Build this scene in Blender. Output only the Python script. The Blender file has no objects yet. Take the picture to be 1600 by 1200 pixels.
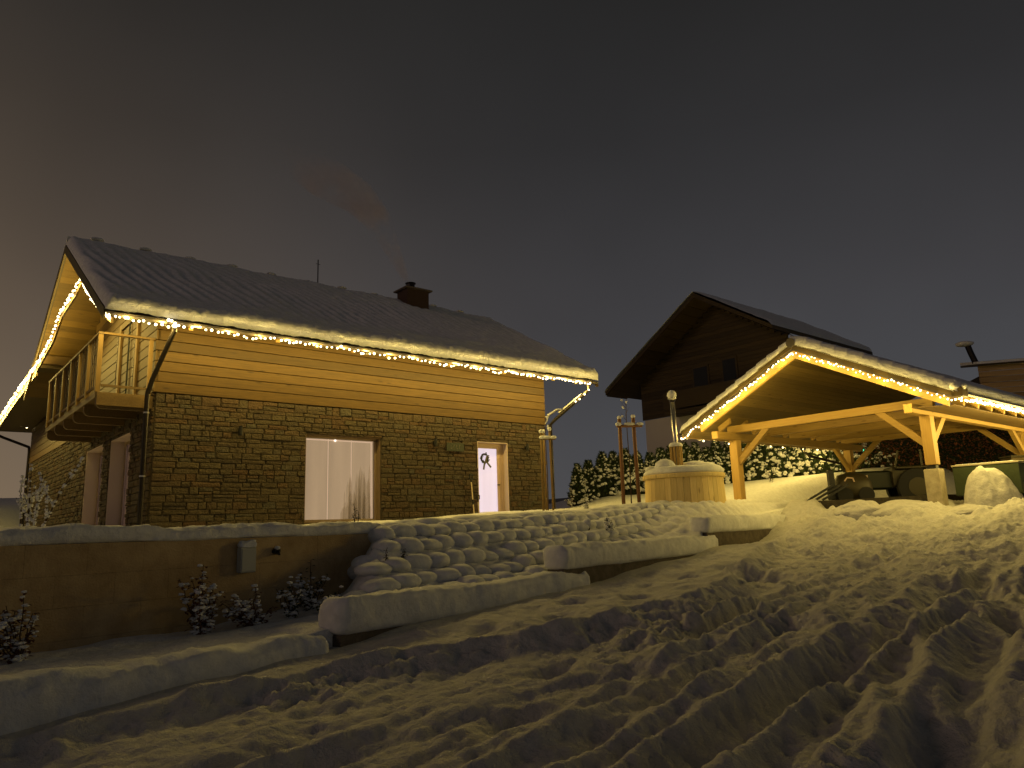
import bpy, math, random
import numpy as np
from mathutils import Vector, Matrix, Euler
R = math.radians
rnd = random.Random(7)
scene = bpy.context.scene
col = scene.collection

# ------------------------------------------------------------------ camera
F_PX = 1155.5
PITCH, ROLL = R(11.087), R(-1.943)
UA, WA = R(40.237), R(52.54)
cam_d = bpy.data.cameras.new('camera'); cam = bpy.data.objects.new('camera', cam_d); col.objects.link(cam)
cam_d.sensor_fit = 'HORIZONTAL'; cam_d.sensor_width = 36; cam_d.lens = 36 * F_PX / 1600
cam_d.clip_start = 0.05; cam_d.clip_end = 3000
_fw = Vector((0, math.cos(PITCH), math.sin(PITCH))); _rt = Vector((1, 0, 0)); _up = _rt.cross(_fw)
_r2 = math.cos(ROLL) * _rt + math.sin(ROLL) * _up; _u2 = -math.sin(ROLL) * _rt + math.cos(ROLL) * _up
cam.matrix_world = Matrix((( _r2.x, _u2.x, -_fw.x, 0), (_r2.y, _u2.y, -_fw.y, 0), (_r2.z, _u2.z, -_fw.z, 0), (0, 0, 0, 1)))
scene.camera = cam

# ------------------------------------------------------------------ night sky
world = bpy.data.worlds.new('World'); scene.world = world; world.use_nodes = True
nt = world.node_tree; nt.nodes.clear()
wo = nt.nodes.new('ShaderNodeOutputWorld'); bg = nt.nodes.new('ShaderNodeBackground')
nt.links.new(bg.outputs[0], wo.inputs[0])
tc = nt.nodes.new('ShaderNodeTexCoord'); sep = nt.nodes.new('ShaderNodeSeparateXYZ')
nt.links.new(tc.outputs['Generated'], sep.inputs[0])
ramp = nt.nodes.new('ShaderNodeValToRGB')           # overcast night sky by height
e = ramp.color_ramp.elements
e[0].position = 0.0; e[0].color = (0.058, 0.059, 0.064, 1)
e[1].position = 1.0; e[1].color = (0.010, 0.0098, 0.0095, 1)
x = e.new(0.12); x.color = (0.051, 0.052, 0.057, 1)
x = e.new(0.28); x.color = (0.038, 0.037, 0.040, 1)
x = e.new(0.48); x.color = (0.0215, 0.0210, 0.0220, 1)
x = e.new(0.64); x.color = (0.0145, 0.0142, 0.0140, 1)
nt.links.new(sep.outputs[2], ramp.inputs[0])
def wmath(op, a, b=None, clamp=False):
    m = nt.nodes.new('ShaderNodeMath'); m.operation = op; m.use_clamp = clamp
    for i, v in enumerate((a, b)):
        if v is None: continue
        if isinstance(v, (int, float)): m.inputs[i].default_value = v
        else: nt.links.new(v, m.inputs[i])
    return m.outputs[0]
# town glow: direction towards the left, low
dotn = nt.nodes.new('ShaderNodeVectorMath'); dotn.operation = 'DOT_PRODUCT'
nt.links.new(tc.outputs['Generated'], dotn.inputs[0]); dotn.inputs[1].default_value = Vector((-0.86, 0.50, 0.02)).normalized()
g1 = wmath('POWER', wmath('MAXIMUM', dotn.outputs['Value'], 0.0), 4.4)
g2 = wmath('POWER', wmath('SUBTRACT', 1.0, wmath('ABSOLUTE', sep.outputs[2]), True), 2.2)
gl = wmath('MULTIPLY', g1, g2)
glow = nt.nodes.new('ShaderNodeMix'); glow.data_type = 'RGBA'; glow.blend_type = 'ADD'; glow.inputs[0].default_value = 1
sc_ = nt.nodes.new('ShaderNodeVectorMath'); sc_.operation = 'SCALE'; sc_.inputs[0].default_value = (0.165, 0.090, 0.014)
nt.links.new(gl, sc_.inputs['Scale'])
nt.links.new(ramp.outputs[0], glow.inputs[6]); nt.links.new(sc_.outputs[0], glow.inputs[7])
# soft cloud mottling
nz = nt.nodes.new('ShaderNodeTexNoise'); nz.inputs['Scale'].default_value = 2.2; nz.inputs['Detail'].default_value = 3
nt.links.new(tc.outputs['Generated'], nz.inputs['Vector'])
mr = nt.nodes.new('ShaderNodeMapRange'); mr.inputs['From Min'].default_value = .3; mr.inputs['From Max'].default_value = .7
mr.inputs['To Min'].default_value = .88; mr.inputs['To Max'].default_value = 1.12
nt.links.new(nz.outputs['Fac'], mr.inputs['Value'])
sc2 = nt.nodes.new('ShaderNodeVectorMath'); sc2.operation = 'SCALE'
nt.links.new(glow.outputs[2], sc2.inputs[0]); nt.links.new(mr.outputs[0], sc2.inputs['Scale'])
nt.links.new(sc2.outputs[0], bg.inputs[0]); bg.inputs[1].default_value = 1.27

# distant street lighting from behind on the left (the one sun lamp, very weak)
sd = bpy.data.lights.new('street_glow', 'SUN'); sun = bpy.data.objects.new('street_glow', sd); col.objects.link(sun)
sd.energy = 0.15; sd.angle = R(12); sd.color = (1.0, 0.60, 0.42)
sun.rotation_euler = Vector((0.80, 0.52, -0.30)).to_track_quat('-Z', 'Y').to_euler()

scene.view_settings.view_transform = 'Standard'; scene.view_settings.look = 'None'
scene.view_settings.exposure = 0; scene.view_settings.gamma = 1; scene.view_settings.use_curve_mapping = False
scene.render.engine = 'CYCLES'
scene.cycles.sample_clamp_indirect = 1.5; scene.cycles.sample_clamp_direct = 0
scene.cycles.transparent_max_bounces = 32; scene.cycles.max_bounces = 5; scene.cycles.diffuse_bounces = 3; scene.cycles.volume_bounces = 1
scene.cycles.use_light_tree = True
scene.cycles.volume_step_rate = 2
try:
    scene.cycles.use_denoising = True; scene.cycles.denoiser = 'OPENIMAGEDENOISE'
except Exception: pass
WARM = (1.0, 0.715, 0.17)

# ------------------------------------------------------------------ frames
M_H = Matrix.Translation((-7.87, 16.0, 0)) @ Matrix.Rotation(UA, 4, 'Z')      # house: x along the facade, y along the gable
M_D = Matrix.Translation((-4.0, 5.83, 0)) @ Matrix.Rotation(WA, 4, 'Z')       # driveway wall: x along it, y away from the drive
M_C = Matrix.Translation((6.73, 22.5, 0)) @ Matrix.Rotation(UA, 4, 'Z')       # carport: origin at its front left post

# ------------------------------------------------------------------ noise
def vnoise(x, y, seed=0):
    x = np.asarray(x, float); y = np.asarray(y, float)
    xi = np.floor(x).astype(np.int64); yi = np.floor(y).astype(np.int64)
    xf = x - xi; yf = y - yi
    def h(a, b):
        n = (a * 374761393 + b * 668265263 + seed * 974634777) & 0x7fffffff
        n = ((n ^ (n >> 13)) * 1274126177) & 0x7fffffff
        n = (n ^ (n >> 16)) & 0xffff
        return n / 65535.0
    u = xf * xf * xf * (xf * (xf * 6 - 15) + 10); v = yf * yf * yf * (yf * (yf * 6 - 15) + 10)
    return (h(xi, yi) * (1 - u) + h(xi + 1, yi) * u) * (1 - v) + (h(xi, yi + 1) * (1 - u) + h(xi + 1, yi + 1) * u) * v
def fbm(x, y, seed=0, oct=4, gain=.5):
    s = 0; a = 1; tot = 0
    for i in range(oct):
        s = s + a * (vnoise(x * 2 ** i + 17.3 * i, y * 2 ** i - 9.1 * i, seed + i) - .5); tot += a; a *= gain
    return s / tot * 2
def sstep(a, b, x):
    t = np.clip((np.asarray(x, float) - a) / (b - a), 0, 1); return t * t * (3 - 2 * t)

# ------------------------------------------------------------------ materials
def mat(name, base, rough=.8, metal=0, bump=0, bscale=20, noise=None, emis=None, estr=0, spec=.3, stretch=None, trans=0):
    """noise=(scale, dark colour, light colour) varies the base colour"""
    m = bpy.data.materials.new(name); m.use_nodes = True
    n = m.node_tree; b = n.nodes['Principled BSDF']
    b.inputs['Base Color'].default_value = (*base, 1); b.inputs['Roughness'].default_value = rough
    b.inputs['Metallic'].default_value = metal; b.inputs['Specular IOR Level'].default_value = spec
    if trans: b.inputs['Transmission Weight'].default_value = trans
    t = n.nodes.new('ShaderNodeTexCoord'); mp = n.nodes.new('ShaderNodeMapping'); n.links.new(t.outputs['Object'], mp.inputs[0])
    if stretch: mp.inputs['Scale'].default_value = stretch
    if noise:
        a = n.nodes.new('ShaderNodeTexNoise'); a.inputs['Scale'].default_value = noise[0]; a.inputs['Detail'].default_value = 6
        a.inputs['Roughness'].default_value = .65
        n.links.new(mp.outputs[0], a.inputs['Vector'])
        r = n.nodes.new('ShaderNodeValToRGB'); r.color_ramp.elements[0].position = .32; r.color_ramp.elements[1].position = .68
        r.color_ramp.elements[0].color = (*noise[1], 1); r.color_ramp.elements[1].color = (*noise[2], 1)
        n.links.new(a.outputs['Fac'], r.inputs[0]); n.links.new(r.outputs[0], b.inputs['Base Color'])
    if bump:
        a = n.nodes.new('ShaderNodeTexNoise'); a.inputs['Scale'].default_value = bscale; a.inputs['Detail'].default_value = 5
        n.links.new(mp.outputs[0], a.inputs['Vector'])
        u = n.nodes.new('ShaderNodeBump'); u.inputs['Strength'].default_value = 1; u.inputs['Distance'].default_value = bump
        n.links.new(a.outputs['Fac'], u.inputs['Height']); n.links.new(u.outputs[0], b.inputs['Normal'])
    if emis:
        b.inputs['Emission Color'].default_value = (*emis, 1); b.inputs['Emission Strength'].default_value = estr
    return m

def wood(name, dark, light, axis='x', knots=True, seedy=0.0):
    """plank wood: stretched grain, knots, and a tone of its own for every board"""
    m = bpy.data.materials.new(name); m.use_nodes = True; n = m.node_tree; b = n.nodes['Principled BSDF']
    b.inputs['Roughness'].default_value = .62; b.inputs['Specular IOR Level'].default_value = .3
    t = n.nodes.new('ShaderNodeTexCoord'); mp = n.nodes.new('ShaderNodeMapping'); n.links.new(t.outputs['Object'], mp.inputs[0])
    s = {'x': (.6, 14, 14), 'y': (14, .6, 14), 'z': (14, 14, .6)}[axis]; mp.inputs['Scale'].default_value = s
    oi = n.nodes.new('ShaderNodeObjectInfo')
    off = n.nodes.new('ShaderNodeVectorMath'); off.operation = 'SCALE'; off.inputs[0].default_value = (37, 53, 71)
    n.links.new(oi.outputs['Random'], off.inputs['Scale']); n.links.new(off.outputs[0], mp.inputs['Location'])
    g = n.nodes.new('ShaderNodeTexNoise'); g.inputs['Scale'].default_value = 2.4; g.inputs['Detail'].default_value = 8
    g.inputs['Roughness'].default_value = .7; g.inputs['Distortion'].default_value = .6
    n.links.new(mp.outputs[0], g.inputs['Vector'])
    r = n.nodes.new('ShaderNodeValToRGB'); r.color_ramp.elements[0].position = .3; r.color_ramp.elements[1].position = .72
    r.color_ramp.elements[0].color = (*dark, 1); r.color_ramp.elements[1].color = (*light, 1)
    n.links.new(g.outputs['Fac'], r.inputs[0])
    hs = n.nodes.new('ShaderNodeHueSaturation'); mr2 = n.nodes.new('ShaderNodeMapRange')
    mr2.inputs['To Min'].default_value = .72; mr2.inputs['To Max'].default_value = 1.22
    n.links.new(oi.outputs['Random'], mr2.inputs['Value']); n.links.new(mr2.outputs[0], hs.inputs['Value']); n.links.new(r.outputs[0], hs.inputs['Color'])
    out = hs.outputs[0]
    if knots:
        mk = n.nodes.new('ShaderNodeMapping'); n.links.new(t.outputs['Object'], mk.inputs[0])
        mk.inputs['Scale'].default_value = {'x': (1.6, 6, 6), 'y': (6, 1.6, 6), 'z': (6, 6, 1.6)}[axis]
        n.links.new(off.outputs[0], mk.inputs['Location'])
        v = n.nodes.new('ShaderNodeTexVoronoi'); v.inputs['Scale'].default_value = 1.0
        n.links.new(mk.outputs[0], v.inputs['Vector'])
        kr = n.nodes.new('ShaderNodeMapRange'); kr.inputs['From Min'].default_value = .05; kr.inputs['From Max'].default_value = .17
        kr.inputs['To Min'].default_value = .75; kr.inputs['To Max'].default_value = 0
        n.links.new(v.outputs['Distance'], kr.inputs['Value'])
        mx = n.nodes.new('ShaderNodeMix'); mx.data_type = 'RGBA'; mx.inputs[7].default_value = (dark[0] * .45, dark[1] * .38, dark[2] * .35, 1)
        n.links.new(kr.outputs[0], mx.inputs[0]); n.links.new(out, mx.inputs[6]); out = mx.outputs[2]
    n.links.new(out, b.inputs['Base Color'])
    u = n.nodes.new('ShaderNodeBump'); u.inputs['Distance'].default_value = .002
    n.links.new(g.outputs['Fac'], u.inputs['Height']); n.links.new(u.outputs[0], b.inputs['Normal'])
    return m

def stone_mat(name):
    m = bpy.data.materials.new(name); m.use_nodes = True; n = m.node_tree; b = n.nodes['Principled BSDF']
    b.inputs['Roughness'].default_value = .85; b.inputs['Specular IOR Level'].default_value = .25
    gi = n.nodes.new('ShaderNodeNewGeometry'); oi = n.nodes.new('ShaderNodeObjectInfo')
    ad = n.nodes.new('ShaderNodeMath'); ad.operation = 'ADD'; fr = n.nodes.new('ShaderNodeMath'); fr.operation = 'FRACT'
    n.links.new(gi.outputs['Random Per Island'], ad.inputs[0]); n.links.new(oi.outputs['Random'], ad.inputs[1]); n.links.new(ad.outputs[0], fr.inputs[0])
    r = n.nodes.new('ShaderNodeValToRGB'); r.color_ramp.interpolation = 'LINEAR'
    cs = [(.0, (.056, .041, .026)), (.16, (.074, .056, .034)), (.32, (.060, .046, .029)), (.48, (.078, .061, .037)), (.62, (.074, .045, .025)), (.76, (.068, .060, .043)), (.88, (.088, .056, .031)), (1., (.050, .040, .028))]
    r.color_ramp.elements[0].color = (*cs[0][1], 1); r.color_ramp.elements[1].color = (*cs[-1][1], 1)
    for p, c in cs[1:-1]:
        q = r.color_ramp.elements.new(p); q.color = (*c, 1)
    n.links.new(fr.outputs[0], r.inputs[0])
    geo = gi.outputs['Position']
    z = n.nodes.new('ShaderNodeTexNoise'); z.inputs['Scale'].default_value = 14; z.inputs['Detail'].default_value = 7; z.inputs['Roughness'].default_value = .7
    n.links.new(geo, z.inputs['Vector'])
    mr2 = n.nodes.new('ShaderNodeMapRange'); mr2.inputs['From Min'].default_value = .3; mr2.inputs['From Max'].default_value = .7
    mr2.inputs['To Min'].default_value = .62; mr2.inputs['To Max'].default_value = 1.3
    n.links.new(z.outputs['Fac'], mr2.inputs['Value'])
    s = n.nodes.new('ShaderNodeVectorMath'); s.operation = 'SCALE'
    n.links.new(r.outputs[0], s.inputs[0]); n.links.new(mr2.outputs[0], s.inputs['Scale']); n.links.new(s.outputs[0], b.inputs['Base Color'])
    z2 = n.nodes.new('ShaderNodeTexNoise'); z2.inputs['Scale'].default_value = 22; z2.inputs['Detail'].default_value = 6
    n.links.new(geo, z2.inputs['Vector'])
    u = n.nodes.new('ShaderNodeBump'); u.inputs['Distance'].default_value = .03
    n.links.new(z2.outputs['Fac'], u.inputs['Height']); n.links.new(u.outputs[0], b.inputs['Normal'])
    return m

def snow_mat(name, grit=1.0, base=(.80, .81, .84)):
    m = bpy.data.materials.new(name); m.use_nodes = True; n = m.node_tree; b = n.nodes['Principled BSDF']
    b.inputs['Base Color'].default_value = (*base, 1); b.inputs['Roughness'].default_value = .8; b.inputs['Specular IOR Level'].default_value = .12
    gi = n.nodes.new('ShaderNodeNewGeometry')
    z1 = n.nodes.new('ShaderNodeTexNoise'); z1.inputs['Scale'].default_value = 9; z1.inputs['Detail'].default_value = 6; z1.inputs['Roughness'].default_value = .6
    z2 = n.nodes.new('ShaderNodeTexNoise'); z2.inputs['Scale'].default_value = 70; z2.inputs['Detail'].default_value = 4
    for z in (z1, z2): n.links.new(gi.outputs['Position'], z.inputs['Vector'])
    u1 = n.nodes.new('ShaderNodeBump'); u1.inputs['Distance'].default_value = .034 * grit
    u2 = n.nodes.new('ShaderNodeBump'); u2.inputs['Distance'].default_value = .006 * grit
    n.links.new(z1.outputs['Fac'], u1.inputs['Height']); n.links.new(z2.outputs['Fac'], u2.inputs['Height'])
    n.links.new(u1.outputs[0], u2.inputs['Normal']); n.links.new(u2.outputs[0], b.inputs['Normal'])
    mr2 = n.nodes.new('ShaderNodeMapRange'); mr2.inputs['From Min'].default_value = .3; mr2.inputs['From Max'].default_value = .7
    mr2.inputs['To Min'].default_value = .86; mr2.inputs['To Max'].default_value = 1.05
    n.links.new(z1.outputs['Fac'], mr2.inputs['Value'])
    s = n.nodes.new('ShaderNodeVectorMath'); s.operation = 'SCALE'; s.inputs[0].default_value = base
    n.links.new(mr2.outputs[0], s.inputs['Scale']); n.links.new(s.outputs[0], b.inputs['Base Color'])
    return m

SNOW = snow_mat('snow', 1, (.80, .80, .79)); SNOW_T = snow_mat('trodden_snow', 1.3, (.56, .55, .53)); SNOW_S = snow_mat('smooth_snow', .5, (.72, .73, .74))
SNOW_R = snow_mat('roof_snow_cover', 1, (.86, .86, .86)); SNOW_C = snow_mat('clump_snow', .15)
LARCH = wood('larch_siding', (.044, .024, .0042), (.102, .058, .0115), 'x')
LARCH_Y = wood('larch_gable_siding', (.066, .037, .0065), (.108, .064, .013), 'y')
LARCH_Z = wood('larch_upright', (.13, .078, .022), (.19, .12, .04), 'z', False)
SOFFIT = wood('soffit_boards', (.065, .038, .008), (.105, .064, .015), 'x')
CEIL = wood('ceiling_boards', (.085, .055, .014), (.14, .095, .028), 'x')
PINE_X = wood('pine_beam_x', (.24, .148, .036), (.34, .225, .068), 'x'); PINE_Y = wood('pine_beam_y', (.24, .148, .036), (.34, .225, .068), 'y')
PINE_Z = wood('pine_post', (.28, .17, .045), (.39, .255, .08), 'z')
BARNW = wood('weathered_barn_board', (.34, .22, .09), (.52, .36, .17), 'x')
STAVE = wood('pale_spruce_stave', (.60, .44, .17), (.80, .64, .30), 'z')
DARKWOOD = wood('brown_stained_wood', (.042, .028, .010), (.075, .052, .018), 'y', False)
DARKWOOD_Z = wood('brown_stake_wood', (.16, .075, .035), (.26, .13, .06), 'z', False)
BALC = wood('balcony_wood', (.10, .062, .025), (.15, .098, .04), 'y', False)
STONE = stone_mat('cladding_stone')
MORTAR = mat('mortar', (.05, .04, .026), .95, bump=.01, bscale=30)
ROOF = mat('roof_tiles', (.05, .042, .038), .7)
PIPE = mat('dark_metal', (.022, .018, .016), .35, .6)
GALV = mat('galvanised_steel', (.55, .53, .50), .28, .9)
REVEAL = mat('painted_reveal', (.50, .40, .33), .8, bump=.002, bscale=60)
FRAME = mat('window_frame', (.30, .22, .16), .5)
CONC = mat('wall_plaster', (.45, .33, .17), .9, noise=(3, (.36, .25, .12), (.54, .40, .21)), bump=.008, bscale=45)
CONC_D = mat('kerb_wall', (.10, .08, .06), .9, noise=(6, (.06, .05, .04), (.14, .115, .09)), bump=.01, bscale=30)
CONC_L = mat('post_base_concrete', (.36, .31, .22), .85, noise=(7, (.28, .24, .17), (.42, .37, .27)), bump=.004, bscale=40)
PLASTER = mat('neighbour_plaster', (.62, .58, .52), .85, bump=.004, bscale=30)
BLACK = mat('black_plastic', (.012, .012, .012), .45)
RUBBER = mat('tyre_rubber', (.015, .015, .015), .8)
GREENT = mat('green_tarpaulin', (.034, .048, .018), .6, bump=.01, bscale=8)
OLIVE = mat('olive_paint', (.030, .024, .010), .5, .1)
TIN = mat('grey_box_paint', (.42, .43, .40), .5)
PLAQUE = mat('dark_plaque', (.035, .040, .028), .5); PLAQUE_L = mat('plaque_letters', (.085, .085, .06), .5)
WIRE = mat('cable', (.01, .012, .008), .6)
BARK = mat('bark', (.07, .045, .03), .9, bump=.004, bscale=50)
LEAF_R = mat('red_brown_leaf', (.12, .045, .025), .7); LEAF_G = mat('dark_green_leaf', (.030, .048, .018), .7)
LEAF_H = mat('rusty_hedge_leaf', (.19, .065, .035), .75); LEAF_H2 = mat('olive_hedge_leaf', (.07, .055, .025), .75)
REDP = mat('red_lens', (.5, .02, .01), .3); PINKP = mat('pale_reflector', (.55, .40, .30), .4)
GLASS = mat('window_glass', (.9, .9, .9), .03, trans=1.0, spec=.5)
ROPE = mat('jute', (.45, .36, .22), .9)
SHAFT = mat('pale_shovel_shaft', (.62, .50, .34), .5)
def emis_mat(name, c, s, sampled=False):
    m = bpy.data.materials.new(name); m.use_nodes = True; n = m.node_tree; n.nodes.clear()
    o = n.nodes.new('ShaderNodeOutputMaterial'); em = n.nodes.new('ShaderNodeEmission')
    em.inputs[0].default_value = (*c, 1); em.inputs[1].default_value = s; n.links.new(em.outputs[0], o.inputs[0])
    if not sampled:
        try: m.cycles.emission_sampling = 'NONE'
        except Exception: pass
    return m
BULB = emis_mat('bulb_glow', (1.0, .80, .42), 9)
BULB_G = emis_mat('green_bulb_glow', (.10, .9, .45), 2)
def curtain_mat(name, c, s, folds=14):
    m = bpy.data.materials.new(name); m.use_nodes = True; n = m.node_tree; b = n.nodes['Principled BSDF']
    b.inputs['Base Color'].default_value = (c[0], c[1], c[2], 1); b.inputs['Roughness'].default_value = .9
    t = n.nodes.new('ShaderNodeTexCoord'); mp = n.nodes.new('ShaderNodeMapping'); mp.inputs['Scale'].default_value = (folds, folds, .25)
    n.links.new(t.outputs['Object'], mp.inputs[0]); z = n.nodes.new('ShaderNodeTexNoise'); z.inputs['Scale'].default_value = 1; z.inputs['Detail'].default_value = 3
    b.inputs['Base Color'].default_value = (c[0] * .3, c[1] * .3, c[2] * .3, 1); n.links.new(mp.outputs[0], z.inputs['Vector'])
    mr2 = n.nodes.new('ShaderNodeMapRange'); mr2.inputs['To Min'].default_value = s * .78; mr2.inputs['To Max'].default_value = s * 1.2
    n.links.new(z.outputs['Fac'], mr2.inputs['Value']); b.inputs['Emission Color'].default_value = (*c, 1); n.links.new(mr2.outputs[0], b.inputs['Emission Strength'])
    return m
CURTAIN = curtain_mat('backlit_blind', (.62, .42, .235), .72, 5); CURTAIN2 = curtain_mat('backlit_net', (.70, .50, .42), .55)
SEAM = mat('blind_seam', (.8, .62, .45), .8, emis=(.9, .62, .40), estr=.75)
DOORGLASS = curtain_mat('lit_frosted_glass', (.90, .76, .88), .80, 3)
LAMPGLOW = emis_mat('ceiling_spot_glow', (1, .88, .75), 3)

# ------------------------------------------------------------------ mesh helpers
class MB:
    def __init__(s): s.v = []; s.f = []
    def add(s, vs, fs):
        o = len(s.v); s.v += [tuple(p) for p in vs]; s.f += [tuple(i + o for i in f) for f in fs]; return s
    def box(s, x0, x1, y0, y1, z0, z1, bev=0):
        if bev:
            vs = []; 
            for z, b in ((z0, bev), (z0 + bev, 0), (z1 - bev, 0), (z1, bev)):
                vs += [(x0 + b, y0 + b, z), (x1 - b, y0 + b, z), (x1 - b, y1 - b, z), (x0 + b, y1 - b, z)]
            fs = [(3, 2, 1, 0), (12, 13, 14, 15)]
            for k in range(3):
                for i in range(4):
                    a = k * 4 + i; b_ = k * 4 + (i + 1) % 4; fs.append((a, b_, b_ + 4, a + 4))
            return s.add(vs, fs)
        return s.add([(x0, y0, z0), (x1, y0, z0), (x1, y1, z0), (x0, y1, z0), (x0, y0, z1), (x1, y0, z1), (x1, y1, z1), (x0, y1, z1)],
                     [(3, 2, 1, 0), (4, 5, 6, 7), (0, 1, 5, 4), (1, 2, 6, 5), (2, 3, 7, 6), (3, 0, 4, 7)])
    def beam(s, a, b, w, h, upv=(0, 0, 1)):
        a = Vector(a); b = Vector(b); d = (b - a).normalized(); side = d.cross(Vector(upv))
        if side.length < 1e-4: side = d.cross(Vector((0, 1, 0)))
        side.normalize(); up = side.cross(d)
        vs = []
        for p in (a, b):
            for sx, sz in ((-1, -1), (1, -1), (1, 1), (-1, 1)): vs.append(p + side * w / 2 * sx + up * h / 2 * sz)
        return s.add(vs, [(0, 1, 2, 3), (7, 6, 5, 4), (0, 4, 5, 1), (1, 5, 6, 2), (2, 6, 7, 3), (3, 7, 4, 0)])
    def tube(s, pts, r, n=8, cap=True):
        pts = [Vector(p) for p in pts]; rs = r if isinstance(r, (list, tuple)) else [r] * len(pts)
        o = len(s.v); prev = None
        for i, p in enumerate(pts):
            d = (pts[min(i + 1, len(pts) - 1)] - pts[max(i - 1, 0)]).normalized()
            if prev is None: a = d.orthogonal().normalized()
            else:
                a = prev - d * prev.dot(d)
                a = a.normalized() if a.length > 1e-5 else d.orthogonal().normalized()
            prev = a; b = d.cross(a)
            for k in range(n):
                t = 2 * math.pi * k / n; s.v.append(tuple(p + (a * math.cos(t) + b * math.sin(t)) * rs[i]))
        for i in range(len(pts) - 1):
            for k in range(n):
                q = o + i * n + k; w = o + i * n + (k + 1) % n; s.f.append((q, w, w + n, q + n))
        if cap:
            s.f.append(tuple(o + k for k in range(n))[::-1]); s.f.append(tuple(o + (len(pts) - 1) * n + k for k in range(n)))
        return s
    def prism(s, poly, d):
        """poly: list of 3-D points (planar), extruded by vector d"""
        n = len(poly); d = Vector(d); vs = [Vector(p) for p in poly]; vs += [p + d for p in vs]
        fs = [tuple(range(n))[::-1], tuple(range(n, 2 * n))] + [(i, (i + 1) % n, (i + 1) % n + n, i + n) for i in range(n)]
        return s.add(vs, fs)
    def lathe(s, prof, n=20, c=(0, 0, 0)):
        o = len(s.v)
        for r, z in prof:
            for k in range(n):
                t = 2 * math.pi * k / n; s.v.append((c[0] + r * math.cos(t), c[1] + r * math.sin(t), c[2] + z))
        for i in range(len(prof) - 1):
            for k in range(n):
                q = o + i * n + k; w = o + i * n + (k + 1) % n; s.f.append((q, w, w + n, q + n))
        s.f.append(tuple(o + k for k in range(n))[::-1]); s.f.append(tuple(o + (len(prof) - 1) * n + k for k in range(n)))
        return s
    def blob(s, c, r, sq=(1, 1, 1), jit=.18, rg=rnd, lv=1):
        vs, fs = ICO[lv]
        out = []
        for v in vs:
            k = r * (1 + rg.uniform(-jit, jit)); out.append((c[0] + v[0] * k * sq[0], c[1] + v[1] * k * sq[1], c[2] + v[2] * k * sq[2]))
        return s.add(out, fs)
    def mesh(s, name, smooth=False):
        me = bpy.data.meshes.new(name); me.from_pydata(s.v, [], s.f); me.update()
        if smooth: me.polygons.foreach_set('use_smooth', [True] * len(me.polygons))
        return me
def _ico():
    t = (1 + 5 ** .5) / 2
    vs = [Vector(v).normalized() for v in ((-1, t, 0), (1, t, 0), (-1, -t, 0), (1, -t, 0), (0, -1, t), (0, 1, t), (0, -1, -t), (0, 1, -t), (t, 0, -1), (t, 0, 1), (-t, 0, -1), (-t, 0, 1))]
    fs = [(0, 11, 5), (0, 5, 1), (0, 1, 7), (0, 7, 10), (0, 10, 11), (1, 5, 9), (5, 11, 4), (11, 10, 2), (10, 7, 6), (7, 1, 8), (3, 9, 4), (3, 4, 2), (3, 2, 6), (3, 6, 8), (3, 8, 9), (4, 9, 5), (2, 4, 11), (6, 2, 10), (8, 6, 7), (9, 8, 1)]
    out = [(vs, fs)]
    for _ in range(3):
        vs2 = list(vs); c = {}; f2 = []
        def mid(a, b):
            k = (min(a, b), max(a, b))
            if k not in c: c[k] = len(vs2); vs2.append(((vs2[a] + vs2[b]) / 2).normalized())
            return c[k]
        for a, b, d in fs:
            x, y, z = mid(a, b), mid(b, d), mid(d, a); f2 += [(a, x, z), (b, y, x), (d, z, y), (x, y, z)]
        vs, fs = vs2, f2; out.append((vs, fs))
    return out
ICO = _ico()

def link(name, me, m, parent=None, loc=None, rot=None, scl=None, kind=None, label=None):
    o = bpy.data.objects.new(name, me); col.objects.link(o)
    if m is not None and len(me.materials) == 0: me.materials.append(m)
    if parent is not None: o.parent = parent
    if loc is not None: o.location = loc
    if rot is not None: o.rotation_euler = rot
    if scl is not None: o.scale = scl
    if kind: o['kind'] = kind
    if label: o['label'] = label
    return o
def part(name, mb, m, parent=None, smooth=False, kind=None, label=None):
    return link(name, mb.mesh(name, smooth), m, parent, kind=kind, label=label)
def thing(name, label, cat, M=None, group=None, loc=None, rz=0):
    o = bpy.data.objects.new(name, None); col.objects.link(o); o.empty_display_size = .2
    if M is not None: o.matrix_world = M
    if loc is not None: o.location = loc; o.rotation_euler = (0, 0, rz)
    o['label'] = label; o['category'] = cat
    if group: o['group'] = group
    return o
def tag(o, label=None, cat=None, group=None, kind=None):
    if label: o['label'] = label
    if cat: o['category'] = cat
    if group: o['group'] = group
    if kind: o['kind'] = kind
    return o
def grid_mesh(name, X, Y, Z, mask=None):
    ny, nx = X.shape
    me = bpy.data.meshes.new(name)
    co = np.stack([X, Y, Z], -1).reshape(-1, 3).astype(np.float32)
    idx = np.arange(ny * nx).reshape(ny, nx)
    q = np.stack([idx[:-1, :-1], idx[:-1, 1:], idx[1:, 1:], idx[1:, :-1]], -1).reshape(-1, 4)
    if mask is not None: q = q[mask.reshape(-1)]
    me.vertices.add(len(co)); me.vertices.foreach_set('co', co.ravel())
    me.loops.add(q.size); me.loops.foreach_set('vertex_index', q.ravel().astype(np.int32))
    me.polygons.add(len(q)); me.polygons.foreach_set('loop_start', np.arange(0, q.size, 4, dtype=np.int32))
    me.polygons.foreach_set('loop_total', np.full(len(q), 4, dtype=np.int32))
    me.polygons.foreach_set('use_smooth', np.ones(len(q), bool)); me.update(calc_edges=True); me.validate()
    return me
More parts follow.
